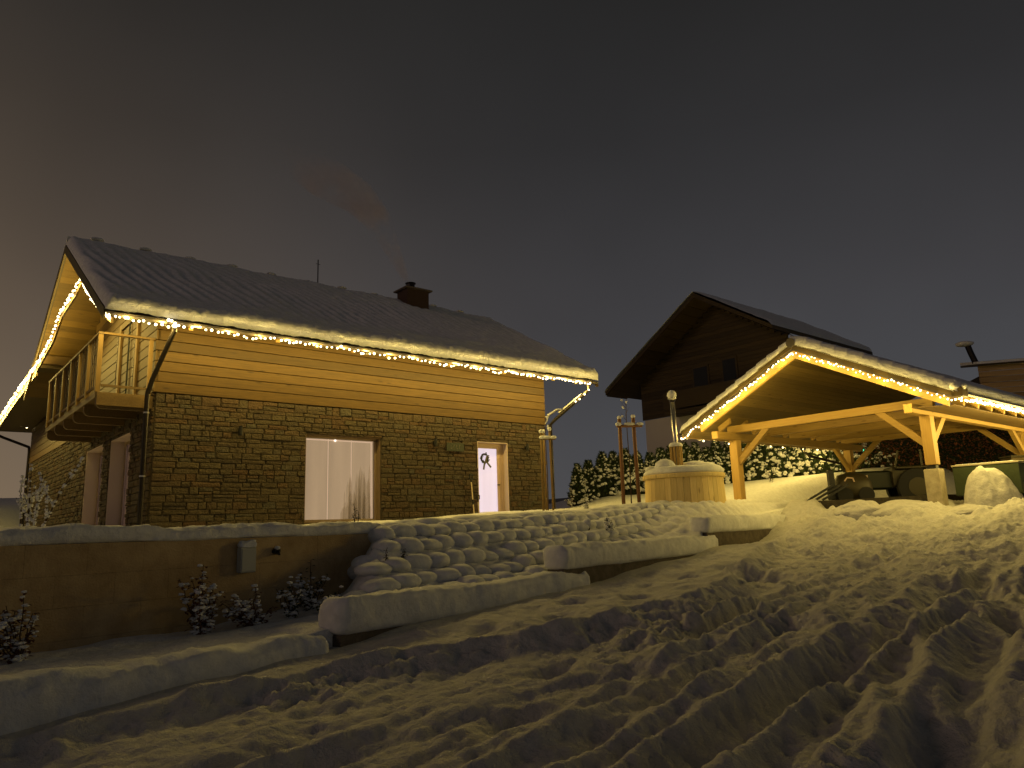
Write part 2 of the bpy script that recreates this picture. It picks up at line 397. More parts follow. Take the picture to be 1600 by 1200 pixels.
# ================================================================== TERRAIN
W_T = lambda t, n: (-4.0 + math.cos(WA) * t - math.sin(WA) * n, 5.83 + math.sin(WA) * t + math.cos(WA) * n)
def drive_z(t):
    return np.interp(t, [-60, -8, -3, 3.3, 5.15, 8.4, 12.3, 15, 16.6, 18, 19.2, 21, 30, 60], [-3.5, -1.98, -1.70, -1.36, -1.20, -1.07, -.82, -.60, -.28, .06, .20, .30, .40, .6])
BERM_T = [-10, -3, 1.5, 3.35, 4.9, 6.2, 7.4, 9, 10.5, 14, 17, 20]; BERM_N = [-.2, -.3, -.6, -.95, -1.9, -2.2, -2.5, -2.3, -1.7, -1.2, -.8, -.6]
def lump(t, n, t0, n0, rt, rn, h, p=2):
    d = ((t - t0) / rt) ** 2 + ((n - n0) / rn) ** 2
    return h * np.exp(-d ** (p / 2))
def far_rise(x, y):
    right = sstep(1.2, 3.2, x - .05 * (y - 24))
    zr = 1.0 + .075 * (np.clip(x, 0, 14) - 2.6)
    cu_ = (x - 6.73) * math.cos(UA) + (y - 22.5) * math.sin(UA); cv_ = -(x - 6.73) * math.sin(UA) + (y - 22.5) * math.cos(UA)
    keep = np.maximum(sstep(.1, 1.3, cv_), sstep(7.6, 9.5, cu_) * sstep(-3.0, -1.2, cv_))
    up = sstep(22.2, 28.5, y) * right * keep
    left = sstep(-21, -25, x) * sstep(16, 30, y)
    return up, zr, left
def height(t, n):
    x = -4.0 + math.cos(WA) * t - math.sin(WA) * n; y = 5.83 + math.sin(WA) * t + math.cos(WA) * n
    # ---- driveway side
    zb = drive_z(t)
    nb = np.interp(t, BERM_T, BERM_N) + .12 * fbm(t * 1.1, n * .0 + 3, 5, 3)
    ins = sstep(0, .16, n - nb)                                     # untouched snow strip beside the wall
    dz = ins * (.15 + .05 * fbm(t * .9, n * 1.3, 11, 3) + .07 * fbm(t * 1.9, n * 2.6, 14, 4, .55) * sstep(-.15, -.5, n)) + .10 * np.exp(-((n - nb - .02) / .16) ** 2) * (1 + .9 * fbm(t * 2.6, n * 2.6, 12, 3))
    out = 1 - ins
    ruts = 0
    for (a, b, c, w, d) in ((-3.05, .02, -.004, .17, .11), (-3.62, -.05, .004, .15, .08), (-4.45, .0, -.006, .20, .15), (-5.05, .03, -.009, .14, .08),
                            (-5.75, .02, -.004, .21, .16), (-6.5, .0, .0, .20, .10), (-7.6, .0, .0, .25, .13), (-2.2, -.16, .006, .16, .07),
                            (-6.6, .30, -.006, .17, .09), (-8.0, .34, -.008, .17, .09), (-9.2, 0, 0, .22, .12)):
        cn = a + b * t + c * t * t + .05 * fbm(t * .7, t * 0 + a, 21, 2)
        q = (n - cn) / w
        ruts = ruts - d * np.exp(-np.abs(q) ** 2.4) + d * .55 * np.exp(-((np.abs(q) - 1.45) / .42) ** 2)
    churn = .5 + .5 * np.clip(fbm(t * .45, n * .45, 31, 2) * 1.6 + .5, 0, 1)
    wq = .5 * fbm(t * .5, n * .6, 33, 2); bump_ = np.clip(fbm(t * .9, n * 1.1, 37, 3) * 2, 0, 1)
    rough = .10 * fbm(t * .38, n * 1.35 + wq, 45, 3, .5) + .065 * fbm(t * .85, n * 3.1 + wq * 2, 51, 4, .58) + .034 * fbm(t * 3.2, n * 6.5, 61, 4, .62) + .016 * fbm(t * 9, n * 11, 65, 3, .7) + .032 * (.42 - np.abs(fbm(t * 1.3, n * 4.4 + wq, 67, 4, .6))) + bump_ * .10 * fbm(t * 5, n * 5.5, 63, 4, .65)
    dz = dz + out * (ruts * sstep(16.5, 12.5, t) * np.clip(.85 + 1.3 * fbm(t * .45, n * .7, 71, 3), .15, 1.5) + rough * (.55 + .75 * churn))
    # foot holes and hollows
    for (t0, n0, rt, rn, h) in ((10.3, -5.1, .75, .62, -.30), (10.75, -1.95, .50, .60, -.26), (5.0, -4.75, .9, .30, -.20), (3.3, -5.95, .9, .3, -.18),
                                (6.6, -3.9, .35, .3, -.13), (7.8, -5.6, .4, .3, -.15), (4.1, -3.3, .3, .22, -.12), (12.6, -3.3, .5, .4, -.18), (13.6, -5.2, .5, .45, -.16),
                                (2.6, -3.0, .3, .22, -.12), (3.9, -2.4, .35, .2, -.13), (4.6, -1.0, .22, .16, -.12), (5.6, -1.35, .24, .16, -.12), (6.5, -.95, .24, .17, -.12), (7.4, -1.5, .25, .18, -.13), (8.4, -1.1, .25, .18, -.12), (9.4, -1.35, .26, .2, -.12), (6.1, -2.9, .3, .25, -.10), (14.6, -2.6, .4, .3, -.12)):
        dz = dz + lump(t, n, t0, n0, rt, rn, h, 3)
    # piled snow at the mouth of the carport
    cr = sstep(15.6, 17.6, t) * sstep(24, 20, t)
    dz = dz + cr * (.13 * fbm(t * 1.5, n * 1.5, 81, 4)) + sstep(11, 15, t) * .15 * fbm(t * 2.4, n * 2.4, 83, 5, .66) * out
    dz = dz + lump(t, n, 17.9, -2.0, .9, .75, .08) + lump(t, n, 17.9, -3.3, 1.0, .6, .16) + lump(t, n, 17.0, -5.6, 1.3, .9, .22) + lump(t, n, 15.8, -7.4, 2., 1.1, .35)
    dz = dz + .17 * sstep(-.8, .1, n) * sstep(17.6, 20.2, t)
    dz = dz - .36 * np.exp(-((n + .05) / .75) ** 2) * sstep(14.2, 16.5, t) * sstep(20.0, 18.0, t)
    zd = zb + dz
    # ---- garden side
    bed = np.interp(t, [-60, -8, 3, 4.2, 5, 7.5, 9, 12, 13.3, 14.3, 15.5, 17, 21], [-1.2, -1.12, -1.06, -.96, -.84, -.80, -.62, -.42, -.24, .06, .10, .14, .40])
    crest = np.interp(t, [-60, 5, 8, 12, 14, 17, 20, 40], [.02, .10, .14, .27, .40, .50, .54, .6])
    bedn = bed + .05 * fbm(t * 1.5, n * 2.5, 91, 4)
    face = bed + (crest - bed) * sstep(.42, 2.5 - 1.55 * sstep(13.6, 15.8, t), n)
    k = sstep(0, .85, t - 3.45 - 1.0 * (n - .5))
    emb = bedn * (1 - k) + face * k
    # cells of the planted block slope under the snow
    cu = (t - .0) / .40; row = np.floor((n - .45) / .36)
    cell = np.abs(np.sin(math.pi * (cu + .5 * (row % 2)))) ** .7 * np.abs(np.sin(math.pi * (n - .45) / .36)) ** .7
    emb = emb + .085 * cell * k * sstep(.35, .6, n) * sstep(2.75, 2.5, n)
    ter = crest + .03 * (np.clip(n, 2.4, 9) - 2.4) * .5 + .035 * fbm(t * .8, n * .8, 101, 4) + .02 * fbm(t * 3, n * 3, 102, 3)
    ter = np.minimum(ter, .72)
    g = np.where(n > 2.22, ter * sstep(2.1, 2.5, n + (t > 5.2) * 1.0) + emb * (1 - sstep(2.1, 2.5, n + (t > 5.2) * 1.0)), emb)
    g = np.where((t > 5.2) & (n > 2.22), emb * (1 - sstep(2.2, 2.8, n)) + ter * sstep(2.2, 2.8, n), g)
    z = np.where(n > .17, g, zd)
    # blend the two sides beyond the end of the walls
    m = sstep(20.5, 23, t); z = z * (1 - m) + (.45 + .03 * fbm(t, n, 7, 3)) * m
    up, zr, left = far_rise(x, y)
    z = z * (1 - up) + (zr + .05 * fbm(x * .6, y * .6, 111, 3)) * up
    z = z + left * 1.25
    far = np.hypot(x, y); z = z + sstep(34, 70, far) * sstep(0, 20, y) * 1.6
    return z
def axis(a):
    out = [a[0][0]]
    for (lo, hi, st) in a:
        k = max(1, int(round((hi - lo) / st)))
        out += list(np.linspace(lo, hi, k + 1)[1:])
    return np.array(out)
T = axis([(-60, -14, 4), (-14, -4, .5), (-4, -1, .08), (-1, 9, .033), (9, 16, .05), (16, 24, .08), (24, 40, .4), (40, 90, 2.5), (90, 160, 10)])
ND = axis([(-90, -30, 6), (-30, -12, .8), (-12, -8, .15), (-8, -6.6, .06), (-6.6, -.5, .033), (-.5, .17, .045)])
NG = axis([(.17, 3.0, .04), (3.0, 6, .12), (6, 24, .4), (24, 60, 2), (60, 120, 8)])
for nm, NN, mt in (('driveway', ND, SNOW_T), ('snowy_ground', NG, SNOW)):
    tt, nn = np.meshgrid(T, NN)
    zz = height(tt, nn if nm != 'snowy_ground' else np.maximum(nn, .1701))
    if nm == 'snowy_ground': tt = np.vstack([tt[:1], tt]); nn = np.vstack([nn[:1], nn]); zz = np.vstack([zz[:1] - 2.0, zz])
    o = link(nm, grid_mesh(nm, tt, nn, zz), mt); o.matrix_world = M_D; o['kind'] = 'structure'
def ground_z(x, y):
    p = M_D.inverted() @ Vector((x, y, 0)); return float(height(np.array(p.x), np.array(p.y)))

# distant hills behind everything
a = np.linspace(R(20), R(160), 90); rr = np.linspace(0, 1, 8)
aa, r2 = np.meshgrid(a, rr)
hh = 16 * np.sin(r2 * math.pi / 2) * (.8 + .35 * fbm(aa * 5, aa * 0, 3, 4)) - 2
dd = 170 + 120 * r2
hills = link('hills', grid_mesh('hills', np.cos(aa) * dd, np.sin(aa) * dd, hh), mat('far_snowy_woodland', (.07, .075, .09), .95, noise=(.05, (.03, .035, .045), (.22, .23, .27)))); hills['kind'] = 'structure'

# ------------------------------------------------------------------ snow cap: rounded prism with soft irregular surface
def cap_mesh(t0, t1, n0, n1, z0, h, seed, endr=.10, step=.05, under=.05, rmp=None, z_fn=None, sag=.03, pw=.58):
    """snow lying on a wall top from t0 to t1; closed mesh in the frame of the wall"""
    K = 22; vs = []; fs = []
    ts = axis([(t0, t0 + endr * 2.2, .012), (t0 + endr * 2.2, t1 - endr * 2.2, step), (t1 - endr * 2.2, t1, .012)])
    w = (n1 - n0) / 2; c = (n0 + n1) / 2
    for t in ts:
        d = min(t - t0, t1 - t); s = 1.0
        if d < endr: q = 1 - d / endr; s = math.sqrt(max(0, 1 - q * q))
        s = .02 + .98 * s
        zb_ = z0 if z_fn is None else z_fn(t)
        for k in range(K):
            th = 2 * math.pi * k / K
            cx, cy = math.cos(th), math.sin(th)
            px = math.copysign(abs(cx) ** pw, cx); py = math.copysign(abs(cy) ** pw, cy)
            y = (py * .5 + .5) * h; sc2_ = .30 + .70 * s
            nzv = float(fbm(t * 2.2, th * 1.3, seed, 4)) * .052 + float(fbm(t * 12, th * 5, seed + 3, 3)) * .018
            amp = .5 + .5 * (y / h)
            yy = h * .42 + (y - h * .42) * sc2_ + (nzv + sag * float(fbm(t * .7, 0, seed + 9, 2))) * amp * s
            vs.append((t, c + px * w * sc2_ + nzv * .8 * s * math.copysign(1, px), zb_ + yy))
    nT = len(ts)
    for i in range(nT - 1):
        for k in range(K):
            a_ = i * K + k; b_ = i * K + (k + 1) % K; fs.append((a_, b_, b_ + K, a_ + K))
    fs.append(tuple(range(K))[::-1]); fs.append(tuple((nT - 1) * K + k for k in range(K)))
    m = MB(); m.add([(x_, y_, z_) for x_, y_, z_ in vs], [f[::-1] for f in fs]); return m

# ------------------------------------------------------------------ stepped kerb wall along the drive
segs = [(-9.0, 3.22, -1.50, .44, 'lowest and nearest length of the stepped wall along the drive, buried under one long smooth snow bank'),
        (3.30, 8.55, -1.12, .40, 'second step of the wall along the drive, pale rounded snow cap over a dark wedge of wall'),
        (7.75, 14.0, -.68, .37, 'third step of the wall along the drive, snow cap with a pinkish left end'),
        (13.45, 21.3, -.25, .37, 'topmost step of the wall along the drive, just below the wooden tub')]
for i, (t0, t1, z0, h, lb) in enumerate(segs):
    w = thing('stepped_wall', lb, 'wall', M_D, 'steps of the wall beside the drive')
    off = .0 + .012 * i
    part('wall_body', MB().box(t0 + .06, t1 - .03, .02 + off, .33 + off, -2.3, z0 + .03, .01), CONC_D, w)
    me = cap_mesh(t0, t1, -.045 + off, .44 + off, z0, h + .03, 300 + i * 7, endr=.16)
    part('snow_cap', me, SNOW_S, w, True)

# ------------------------------------------------------------------ tall retaining wall of the garden terrace
rw = thing('retaining_wall', 'long dark brown rendered block wall left of the block slope, thick snow along its top', 'wall', M_D)
part('wall_body', MB().box(-9, 5.75, 2.145, 2.42, -1.6, .005), CONC_D, rw)
bh = .335; bl = .62
for r_ in range(4):
    z1 = .0 - r_ * bh; z0 = z1 - bh + .002
    t = -9 + (r_ % 2) * bl / 2 - bl
    while t < 5.7:
        a0 = max(t + .001, -9); a1 = min(t + bl - .001, 5.72)
        if a1 - a0 > .08:
            p = rnd.uniform(0, .0012)
            part('block', MB().box(a0, a1, 2.115 - p, 2.16, z0, z1, .0015), CONC, rw)
        t += bl
part('snow_cap', cap_mesh(-9.1, 5.9, 2.07, 2.52, -.015, .19, 411, endr=.09, sag=.05, pw=.6), SNOW, rw, True)

# planted blocks of the slope, each with its own pillow of snow
slope = thing('block_slope', 'slope of stepped planting blocks buried in rounded snow pillows, between the two walls', 'planted slope', M_D)
pm = []
for v in range(5):
    rg = random.Random(50 + v); b = MB(); vs, fs = ICO[3]
    out = []
    for q in vs:
        k = 1 + .10 * float(fbm(q.x * 1.5 + v * 9, q.y * 1.5 + q.z, 500 + v, 3))
        px = math.copysign(abs(q.x) ** .85, q.x); py = math.copysign(abs(q.y) ** .85, q.y)
        out.append((px * k, py * k, q.z * k))
    b.add(out, fs); me = b.mesh('snow_pillow', True); me.materials.append(SNOW_S); pm.append(me)
for r_ in range(6):
    n = .63 + r_ * .36
    for j in range(34):
        t = 3.4 + (r_ % 2) * .20 + j * .40 + rnd.uniform(-.02, .02)
        if t < 3.78 + 1.0 * (n - .5) or t > 15.8: continue
        if t > 12.6 and n < 1.6 or t > 9.5 and n < 1.0: continue
        z = float(height(np.array(t), np.array(n)))
        o = link('snow_pillow', rnd.choice(pm), None, slope, (t, n + rnd.uniform(-.02, .02), z - .092 + rnd.uniform(-.012, .012)),
                 (rnd.uniform(-.1, .1), rnd.uniform(-.1, .1), rnd.uniform(-.3, .3)), (.255 * rnd.uniform(.82, 1.2), .23 * rnd.uniform(.85, 1.15), .125 * rnd.uniform(.75, 1.25)))
# top row of larger, softer mounds
for j in range(19):
    t = 7.2 + j * .62 + rnd.uniform(-.08, .08); n = 2.78 + rnd.uniform(-.1, .1) - .02 * j
    z = float(height(np.array(t), np.array(n)))
    link('snow_pillow', pm[j % 5], None, slope, (t, n, z - .05), (0, 0, rnd.uniform(-.3, .3)), (.46 * rnd.uniform(.9, 1.15), .34, .15 * rnd.uniform(.75, 1.15)))

# ================================================================== THE HOUSE
HZ = .22            # ground at the house
LEN = 11.60         # facade length
VB = 18.0           # length of the gable side (main house and lower wing)
Z_S = 3.22          # top of the stone cladding
EAVE_V, EAVE_Z = -1.05, 4.66
RV, RZ = 4.45, 7.80
SL = (RZ - EAVE_Z) / (RV - EAVE_V)
TH = .20
def top_z(v):
    return EAVE_Z + (v - EAVE_V) * SL if v <= RV else RZ - (v - RV) * SL
house = thing('house', 'large gabled house with stone lower walls, larch boards above and a snow-covered roof', 'house', M_H)
WIN = (3.53, 5.65, .30, 2.50); DOOR = (8.87, 10.02, .30, 2.57)
GW = [(1.80, 3.81, .30, 2.56), (4.66, 6.80, .30, 2.58)]
# backing walls (mortar coloured, behind the stones)
b = MB(); y0, y1 = .0, .30
for (a0, a1, z0, z1) in ((0, WIN[0], HZ - .5, Z_S), (WIN[0], WIN[1], WIN[3], Z_S), (WIN[0], WIN[1], HZ - .5, WIN[2]), (WIN[1], DOOR[0], HZ - .5, Z_S),
                         (DOOR[0], DOOR[1], DOOR[3], Z_S), (DOOR[0], DOOR[1], HZ - .5, DOOR[2]), (DOOR[1], LEN, HZ - .5, Z_S)):
    b.box(a0, a1, y0, y1, z0, z1)
b.box(0.002, LEN - .002, .03, .30, Z_S, 5.06)
part('front_wall', b, MORTAR, house)
b = MB(); prev = .30
for (a0, a1, z0, z1) in GW:
    b.box(0, .30, prev, a0, HZ - .5, Z_S); b.box(0, .30, a0, a1, z1, Z_S); b.box(0, .30, a0, a1, HZ - .5, z0); prev = a1
b.box(0, .30, prev, VB, HZ - .5, Z_S)
b.prism([(.03, .3, Z_S), (.03, VB, Z_S), (.03, VB, 4.7), (.03, 9.4, 4.9), (.03, RV, top_z(RV) - TH - .05), (.03, .3, top_z(.3) - TH - .05)], (.27, 0, 0))
part('gable_wall', b, MORTAR, house)
part('back_wall', MB().box(.3, LEN, VB - .3, VB, HZ - .5, 4.4).box(LEN - .3, LEN, .3, VB - .3, HZ - .5, 4.4).prism([(LEN - .3, .3, 4.4), (LEN - .3, 9, 4.4), (LEN - .3, RV, 7.4)], (.3, 0, 0)), MORTAR, house)

# ---- stone cladding
def stones(x0, x1, z0, z1, holes, rg, hh=(.085, .175), ww=(.16, .62)):
    out = []; z = z0
    while z < z1 - .03:
        h = rg.uniform(*hh)
        if z + h > z1 - .06: h = z1 - z
        x = x0
        while x < x1 - .02:
            w = rg.uniform(*ww) * (1.15 if h < .13 else .85)
            if x + w > x1 - .12: w = x1 - x
            # sometimes split one course into two thin stones
            cells = [(x, x + w, z, z + h)]
            if h > .145 and rg.random() < .34: m = z + h * rg.uniform(.4, .6); cells = [(x, x + w, z, m), (x, x + w, m, z + h)]
            elif w > .42 and rg.random() < .3: m = x + w * rg.uniform(.35, .65); cells = [(x, m, z, z + h), (m, x + w, z, z + h)]
            for (a, c, d, e_) in cells:
                ok = True
                for (h0, h1, g0, g1) in holes:
                    if c > h0 and a < h1 and e_ > g0 and d < g1:
                        # trim to the opening
                        if a < h0 - .06 and c <= h1: c = h0
                        elif c > h1 + .06 and a >= h0: a = h1
                        elif d < g1 and e_ > g1 + .02: d = g1
                        else: ok = False
                if ok and c - a > .03 and e_ - d > .02: out.append((a, c, d, e_))
            x += w
        z += h
    return out
def stone_shape(rg, j=.10):
    """unit stone -.5..+.5 in x and z, front face at y=-1, irregular outline with a worn rim"""
    def ring(s, y, jj):
        pts = []
        for (px, pz) in ((-.5, -.5), (0, -.5), (.5, -.5), (.5, 0), (.5, .5), (0, .5), (-.5, .5), (-.5, 0)):
            pts.append((px * s + rg.uniform(-jj, jj) * .35, y, pz * s + rg.uniform(-jj, jj)))
        return pts
    r0 = ring(.965, .3, j * .4); r1 = [(p[0], -.62 + rg.uniform(-.1, .1), p[2]) for p in r0]
    r2 = [(p[0] * .90, -1 + rg.uniform(-.25, .2), p[2] * .80) for p in r0]
    c = (rg.uniform(-.1, .1), -1.1, rg.uniform(-.1, .1))
    vs = r0 + r1 + r2 + [c]; fs = []
    for k in range(8):
        m = (k + 1) % 8; fs += [(k, m, m + 8, k + 8), (k + 8, m + 8, m + 16, k + 16), (k + 16, m + 16, 24)]
    return vs, fs
SH = [stone_shape(random.Random(900 + i)) for i in range(10)]
SME = []
for vs, fs in SH:
    me = MB().add(vs, fs).mesh('stone'); me.materials.append(STONE); SME.append(me)
rg = random.Random(77)
FS = stones(.0, LEN, HZ - .1, Z_S - .012, [WIN, DOOR], rg)
FS.sort(key=lambda s: s[0])
rest = MB(); cnt = 0
vis = [s for s in FS if s[3] > .45]; vis_set = set(vis[:298])
for s in FS:
    a, c, d, e_ = s; k = rg.randrange(10); dep = rg.uniform(.020, .048)
    cx, cz = (a + c) / 2, (d + e_) / 2; w, h = c - a - .006, e_ - d - .006
    fl = rg.choice((-1, 1))
    if s in vis_set:
        link('stone', SME[k], None, house, (cx, 0, cz), (0, rg.uniform(-.02, .02), 0), (w, dep, h))
    else:
        vs, fs = SH[k]; rest.add([(cx + p[0] * w, p[1] * dep, cz + p[2] * h) for p in vs], fs)
rg = random.Random(78)
for (a, c, d, e_) in stones(.0, VB, HZ - .1, Z_S - .012, [(g[0], g[1], g[2], g[3]) for g in GW], rg):
    vs, fs = SH[rg.randrange(10)]; dep = rg.uniform(.025, .06); w, h = c - a - .010, e_ - d - .010
    # rotate: local x -> v, outward -y -> -u
    rest.add([(p[1] * dep, (a + c) / 2 + p[0] * w, (d + e_) / 2 + p[2] * h) for p in vs], [f[::-1] for f in fs])
# quoins at the corner
part('stone', rest, STONE, house, kind='stuff')

# ---- larch boards: front
bw = .238; z = Z_S
i = 0
while z < 5.02:
    part('plank', MB().box(-.02, LEN + .015, -.052 + .002 * (i % 2), .028, z + .005, min(z + bw - .008, 5.05), .006), LARCH, house)
    z += bw; i += 1
# gable boards follow the roof slope
z = Z_S; i = 0
def v_at(zz): return EAVE_V + (zz + TH + .03 - EAVE_Z) / SL
while z < 7.45:
    z1 = z + bw - .008
    lo = max(-.05, v_at(z1)); hi = min(2 * RV - v_at(z1), VB + .05)
    if z1 < 4.75: hi = VB + .03
    if hi - lo > .3:
        part('plank', MB().box(-.055 + .002 * (i % 2), .028, lo, hi, z + .005, z1, .006), LARCH_Y, house)
    z += bw; i += 1

# ---- front window with reveal, blind and frame
def opening(x0, x1, z0, z1, depth, nm):
    o = MB(); e = .02
    o.box(x0 - .001, x0 + e, -.03, depth, z0, z1); o.box(x1 - e, x1 + .001, -.03, depth, z0, z1)
    o.box(x0 + e, x1 - e, -.03, depth, z1 - e, z1 + .001); o.box(x0 + e, x1 - e, -.03, depth, z0 - .001, z0 + .03)
    return o
rb = mat('brown_reveal', (.17, .115, .07), .8, bump=.002, bscale=60); ob = opening(*WIN, .30, 0); ob.v = [(a_, max(c_, .012), e_) for a_, c_, e_ in ob.v]
w = part('window', ob, rb, house)
x0, x1, z0, z1 = WIN
f = MB().box(x0 + .02, x0 + .07, .20, .27, z0 + .03, z1 - .02).box(x1 - .075, x1 - .02, .20, .27, z0 + .03, z1 - .02).box(x0 + .07, x1 - .075, .20, .27, z1 - .07, z1 - .02).box(x0 + .07, x1 - .075, .20, .27, z0 + .03, z0 + .09)
part('frame', f, FRAME, w)
part('pane', MB().box(x0 + .07, x1 - .075, .215, .225, z0 + .09, z1 - .07), GLASS, w)
n3 = [(x0 + .03, x0 + .76), (x0 + .78, x0 + 1.42), (x0 + 1.44, x1 - .04)]
for a, c in n3: part('blind', MB().box(a, c, .335, .345, z0 + .02, z1 - .05), CURTAIN, w)
for a in (x0 + .76, x0 + 1.42): part('blind_seam', MB().box(a, a + .02, .333, .347, z0 + .02, z1 - .05), SEAM, w)
part('light_slit', MB().box(x0 + .07, x1 - .08, .332, .34, z1 - .105, z1 - .075).box(x1 - .115, x1 - .085, .329, .338, z0 + .09, z1 - .105), SEAM, w)
part('spot_lamp', MB().blob((x0 + .95, .30, z1 - .095), .03, lv=1, jit=0), LAMPGLOW, w)
b = MB(); rg = random.Random(31)
for k in range(60):                                       # see-through olive strips added behind the pane to darken the blind's lower right
    u = x0 + 1.12 + rg.random() ** .7 * .84; hgt = rg.uniform(.4, 1.5) * (.5 + .5 * math.sin(min(1, (u - x0 - 1.0) / .7) * math.pi / 2)); ww = rg.uniform(.02, .07)
    yy_ = .275 + .0004 * k; b.add([(u - ww, yy_, z0 + .03), (u + ww, yy_, z0 + .03), (u + ww * .7, yy_, z0 + .03 + hgt * .85), (u, yy_, z0 + .03 + hgt), (u - ww * .8, yy_, z0 + .03 + hgt * .8)], [(0, 1, 2, 3, 4)])
ipm = bpy.data.materials.new('dimming_strips'); ipm.use_nodes = True; _n = ipm.node_tree; _n.nodes.clear(); _o = _n.nodes.new('ShaderNodeOutputMaterial'); _t = _n.nodes.new('ShaderNodeBsdfTranslucent')
_t.inputs[0].default_value = (.42, .36, .16, 1); _x = _n.nodes.new('ShaderNodeBsdfTransparent'); _m = _n.nodes.new('ShaderNodeMixShader'); _m.inputs[0].default_value = .22; _n.links.new(_x.outputs[0], _m.inputs[1]); _n.links.new(_t.outputs[0], _m.inputs[2]); _n.links.new(_m.outputs[0], _o.inputs[0])
part('dimming_strips', b, ipm, w, kind='stuff')
# ---- front door
w = part('door', opening(*DOOR, .30, 0), REVEAL, house)
x0, x1, z0, z1 = DOOR
f = MB().box(x0 + .02, x0 + .05, .17, .25, z0 + .03, z1 - .02).box(x1 - .26, x1 - .02, .17, .25, z0 + .03, z1 - .02).box(x0 + .05, x1 - .26, .17, .25, z1 - .17, z1 - .02)
f.box(x1 - .17, x1 - .155, .155, .17, z0 + .03, z1 - .1)
part('frame', f, mat('door_frame', (.52, .38, .28), .5), w)
part('pane', MB().box(x0 + .05, x1 - .26, .20, .215, z0 + .03, z1 - .17), DOORGLASS, w)
part('handle', MB().box(x1 - .225, x1 - .205, .13, .17, 1.30, 1.33).box(x1 - .32, x1 - .205, .115, .13, 1.30, 1.33), BLACK, w)
# ---- gable windows (deep pale reveals under the balcony)
for (a0, a1, z0, z1) in GW:
    o = MB(); e = .025
    o.box(-.03, .42, a0 - .001, a0 + e, z0, z1).box(-.03, .42, a1 - e, a1 + .001, z0, z1).box(-.03, .42, a0 + e, a1 - e, z1 - e, z1 + .001).box(-.03, .42, a0 + e, a1 - e, z0 - .001, z0 + .03)
    w = part('window', o, REVEAL, house)
    m_ = (a0 + a1) / 2
    part('frame', MB().box(.30, .37, a0 + .025, a0 + .09, z0 + .03, z1 - .025).box(.30, .37, a1 - .09, a1 - .025, z0 + .03, z1 - .025).box(.30, .37, m_ - .05, m_ + .05, z0 + .03, z1 - .10).box(.30, .37, a0 + .09, a1 - .09, z1 - .10, z1 - .025), FRAME, w)
    for q0, q1 in ((a0 + .09, m_ - .05), (m_ + .05, a1 - .09)): part('pane', MB().box(.325, .335, q0, q1, z0 + .03, z1 - .10), GLASS, w)
    part('curtain', MB().box(.44, .45, a0, a1, z0, z1), CURTAIN2, w)

# ---- wall lamps and sign plate
for (u, z) in ((1.86, 2.46), (7.33, 2.45), (10.74, 2.46)):
    l_ = part('wall_lamp', MB().box(u - .035, u + .035, -.09, -.03, z - .05, z + .05, .006).tube([(u, -.13, z - .10), (u, -.13, z + .10)], .045, 10), BLACK, house)
    part('lamp_rim', MB().tube([(u, -.13, z + .10), (u, -.13, z + .112)], .049, 10).tube([(u, -.13, z - .112), (u, -.13, z - .10)], .049, 10), PIPE, l_)
pq = part('sign_plate', MB().box(7.74, 8.34, -.085, -.06, 2.235, 2.475, .006), PLAQUE, house)
mm = MB()
for k, u in enumerate((7.86, 7.96, 8.06, 8.16)):       # unreadable relief figures on the plate
    mm.box(u, u + .018, -.094, -.084, 2.30, 2.42)
    if k % 2: mm.box(u + .018, u + .055, -.094, -.084, 2.40, 2.42)
    else: mm.box(u + .018, u + .055, -.094, -.084, 2.30, 2.32)
part('relief', mm, PLAQUE_L, pq)

# ---- roof
ROOF_U0, ROOF_U1 = -1.30, 12.72
b = MB()
sec = [(EAVE_V, EAVE_Z), (RV, RZ), (2 * RV - EAVE_V, EAVE_Z), (2 * RV - EAVE_V, EAVE_Z - .08), (RV, RZ - .08), (EAVE_V, EAVE_Z - .08)]
b.prism([(ROOF_U0, v, z) for v, z in sec[:2] + [(RV, RZ - .08), (EAVE_V, EAVE_Z - .08)]], (ROOF_U1 - ROOF_U0, 0, 0))
b.prism([(ROOF_U0, v, z) for v, z in [(RV, RZ - .001), (2 * RV - EAVE_V, EAVE_Z), (2 * RV - EAVE_V, EAVE_Z - .08), (RV, RZ - .081)]], (ROOF_U1 - ROOF_U0, 0, 0))
part('roof', b, ROOF, house)
# soffit boards under both overhangs
nb_ = 26
for side in (0, 1):
    L_ = math.hypot(RV - EAVE_V, RZ - EAVE_Z)
    for k in range(nb_):
        s0, s1 = k / nb_, (k + 1) / nb_ - .004 / L_
        def pt(s_, u_, off):
            v = EAVE_V + .04 + (RV - EAVE_V - .06) * s_; z = top_z(v) - off
            if side: v = 2 * RV - v
            return (u_, v, z)
        if side == 0 and k > 6:
            u1 = .0
        else: u1 = ROOF_U1 - .06
        if side == 1: u1 = .0
        q = [pt(s0, ROOF_U0 + .05, .105), pt(s1, ROOF_U0 + .05, .105), pt(s1, ROOF_U0 + .05, .086), pt(s0, ROOF_U0 + .05, .086)]
        part('soffit_board', MB().prism(q, (u1 - ROOF_U0 - .05, 0, 0)), SOFFIT, house)
# dark barge boards on both verges
for u in (ROOF_U0 - .03, ROOF_U1 - .01):
    for sg in (1, -1):
        q = [(u, RV, RZ + .02), (u, RV - sg * (RV - EAVE_V), EAVE_Z + .02), (u, RV - sg * (RV - EAVE_V), EAVE_Z - .22), (u, RV, RZ - .22)]
        part('barge_board', MB().prism(q, (.04, 0, 0)), DARKWOOD, house)
